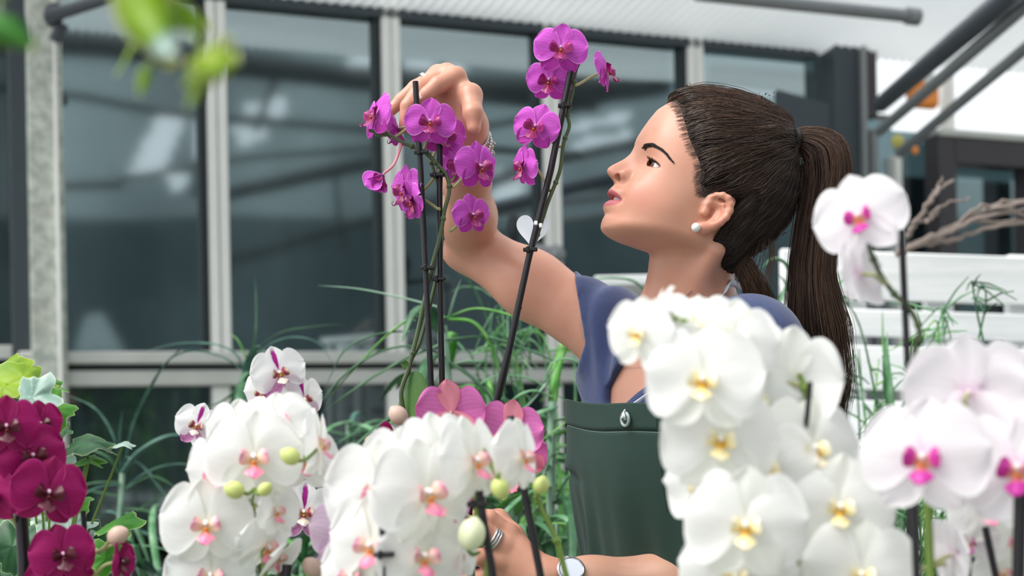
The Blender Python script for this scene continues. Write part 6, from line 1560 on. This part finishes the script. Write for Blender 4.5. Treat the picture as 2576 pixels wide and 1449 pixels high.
s2 = ribbon('strap', [E - AN * .004 + (0, 0, .002), E + AN * .003 + (0, 0, .006), onshirt(1643, 1000, .014), onshirt(1668, 950), onshirt(1720, 880), onshirt(1780, 800), onshirt(1815, 752), onshirt(1836, 718), T(.045, -.06, .035)], .008, AN, 'strap', ap)
q = [apron_pt(u, .0328) + AN * .0012 for u in np.linspace(0.005, .995, 40)]
for i in range(0, 39, 1):
    pass
mb = MB(); mb.tube(q, .0005, 5); mb.build('stitch_line', simple('pale green thread', '#7d9a90', .8), ap)
mb = MB(); mb.tube([apron_pt(.93, v_) + AN * .0012 for v_ in np.linspace(.002, .12, 20)], .0005, 5); mb.build('stitch_line', M['apron'], ap)

# ---------------------------------------------------------------- jewellery
M['pearl'] = simple('white pearl', '#eeece8', .18, .03, 60, **{'Coat Weight': .5})
c = from_h(onplane(1751, 572, .0745)); mb = MB(); mb.ball(c, .0055, 20, 14); mb.build('pearl_earring', M['pearl'], woman)
mb = MB(); mb.ball(from_h(onplane(1751, 572, .0745) * (1, -1, 1)), .0055, 20, 14); mb.build('pearl_earring', M['pearl'], woman)
h = hit(1632, 908); g = grad(f_body, h)[0]; mb = MB(); mb.ball(h + g * .002, .0030, 12, 8)
chain_px = [(1632, 908), (1645, 880), (1660, 850), (1680, 810), (1700, 770), (1740, 730)]; q = [hit(*a) for a in chain_px]; q = [x + grad(f_body, x)[0] * .0006 for x in q if x is not None]
mb.tube(spline(q, 5), .0005, 5); mb.build('pendant_necklace', M['silver'], woman)
fax = unit(WRR - ELR)
def bracelet(name, t_, rad, n, r, tilt, mat='silver', links=False):
    c0 = WRR + fax * t_; ax = unit(fax + np.array(tilt)); a = unit(np.cross(ax, (0, 1, 0))); b = np.cross(ax, a); mb = MB()
    for i in range(n):
        p = 2 * math.pi * i / n; d = a * math.cos(p) + b * math.sin(p); lo_, hi_ = .012, .045
        for _ in range(18):
            m_ = (lo_ + hi_) / 2
            if f_armR((c0 + d * m_)[None])[0] < r * .9: lo_ = m_
            else: hi_ = m_
        q_ = c0 + d * (lo_ + rad)
        if links: mb.add(*torus(q_, np.cross(d, ax) if i % 2 else d, r, r * .35, nu=10, nv=6))
        else: mb.ball(q_, r, 9, 7)
    mb.build(name, M[mat], woman)
bracelet('bead_bracelet', .021, .0016, 46, .00175, (.16, 0, .0)); bracelet('bead_bracelet', .013, .0022, 42, .0021, (.12, .05, 0)); bracelet('bead_bracelet', -.006, .0026, 46, .0019, (.14, 0, 0)); bracelet('bead_bracelet', -.016, .003, 48, .0018, (.2, .1, 0)); bracelet('link_bracelet', .004, .002, 30, .0034, (.12, 0, 0), links=True)
def ring(finger, t_, R_, r, n=1, gap=.003):
    a, b = finger[0][0], finger[0][1]; ax = unit(b - a)
    for i in range(n):
        mb = MB(); v, f = torus(a + (b - a) * t_ + ax * gap * i, ax, R_, r); mb.add(v, f)
        for k in range(0, 24): p = v[k * 15 % len(v)]
        mb.build('finger_ring', M['silver'], woman)
ring(HR['fingers'][2], .52, .0116, .0014, 2, .0022); ring(HL['fingers'][1], .46, .0126, .0017, 3, .0034)
tp = HR['fingers'][0][0]; nd = unit(unit(CAMP - tp[3]) + (0, 0, .7)); tx = unit(tp[3] - tp[2]); nd = unit(nd - tx * (nd @ tx)); ty = np.cross(nd, tx)
mb = MB(); mb.ball(tp[3] - tx * .003 + nd * .0058, (.0062, .0046, .0016), 12, 8, axes=np.stack([tx, ty, nd])); mb.build('fingernail', simple('pale fingernail', '#e6b8ac', .25, .03), woman)
# wristwatch
wax = unit(WRL - ELL); wc = WRL - wax * (-.0) + unit(ELL - WRL) * .022; a_ = unit(np.cross(wax, (0, 1, 0))); a_ = a_ if a_[2] > 0 else -a_; b_ = np.cross(wax, a_)
if b_ @ (CAMP - wc) < 0: b_ = -b_
def armrad(d):
    lo_, hi_ = .015, .05
    for _ in range(18):
        m_ = (lo_ + hi_) / 2
        if f_armL((wc + d * m_)[None])[0] < .001: lo_ = m_
        else: hi_ = m_
    return lo_
wd_ = unit(a_ * .55 + b_ * .84); watch = None
mb = MB(); rc = armrad(wd_) + .001
mb.lathe([(0, 0), (.0145, 0), (.016, .002), (.016, .006), (.0140, .0078), (.0130, .0070), (0, .0070)], wc + wd_ * rc, 32, axis=wd_); watch = mb.build('wristwatch', M['silver'], woman)
mb = MB(); mb.lathe([(0, .0074), (.0128, .0074)], wc + wd_ * rc, 32, axis=wd_); mb.build('dial', simple('pale blue watch dial', '#dfe6f2', .2, .03), watch)
for k in range(22):
    p = 2 * math.pi * k / 22; d = unit(a_ * math.cos(p) + b_ * math.sin(p))
    if d @ wd_ > .86: continue
    tg = np.cross(wax, d); r_ = armrad(d)
    for j in (-1, 0, 1):
        mb = MB(); w_ = .0042 if j else .0058; mb.box(wc + d * r_ + wax * (j * .0054 - w_ / 2) - tg * .0036, wax * w_, tg * .0072, d * .0022, .0006); mb.build('link', M['silver'], watch)
for o in SC.objects:
    if '_o' in o: del o['_o']
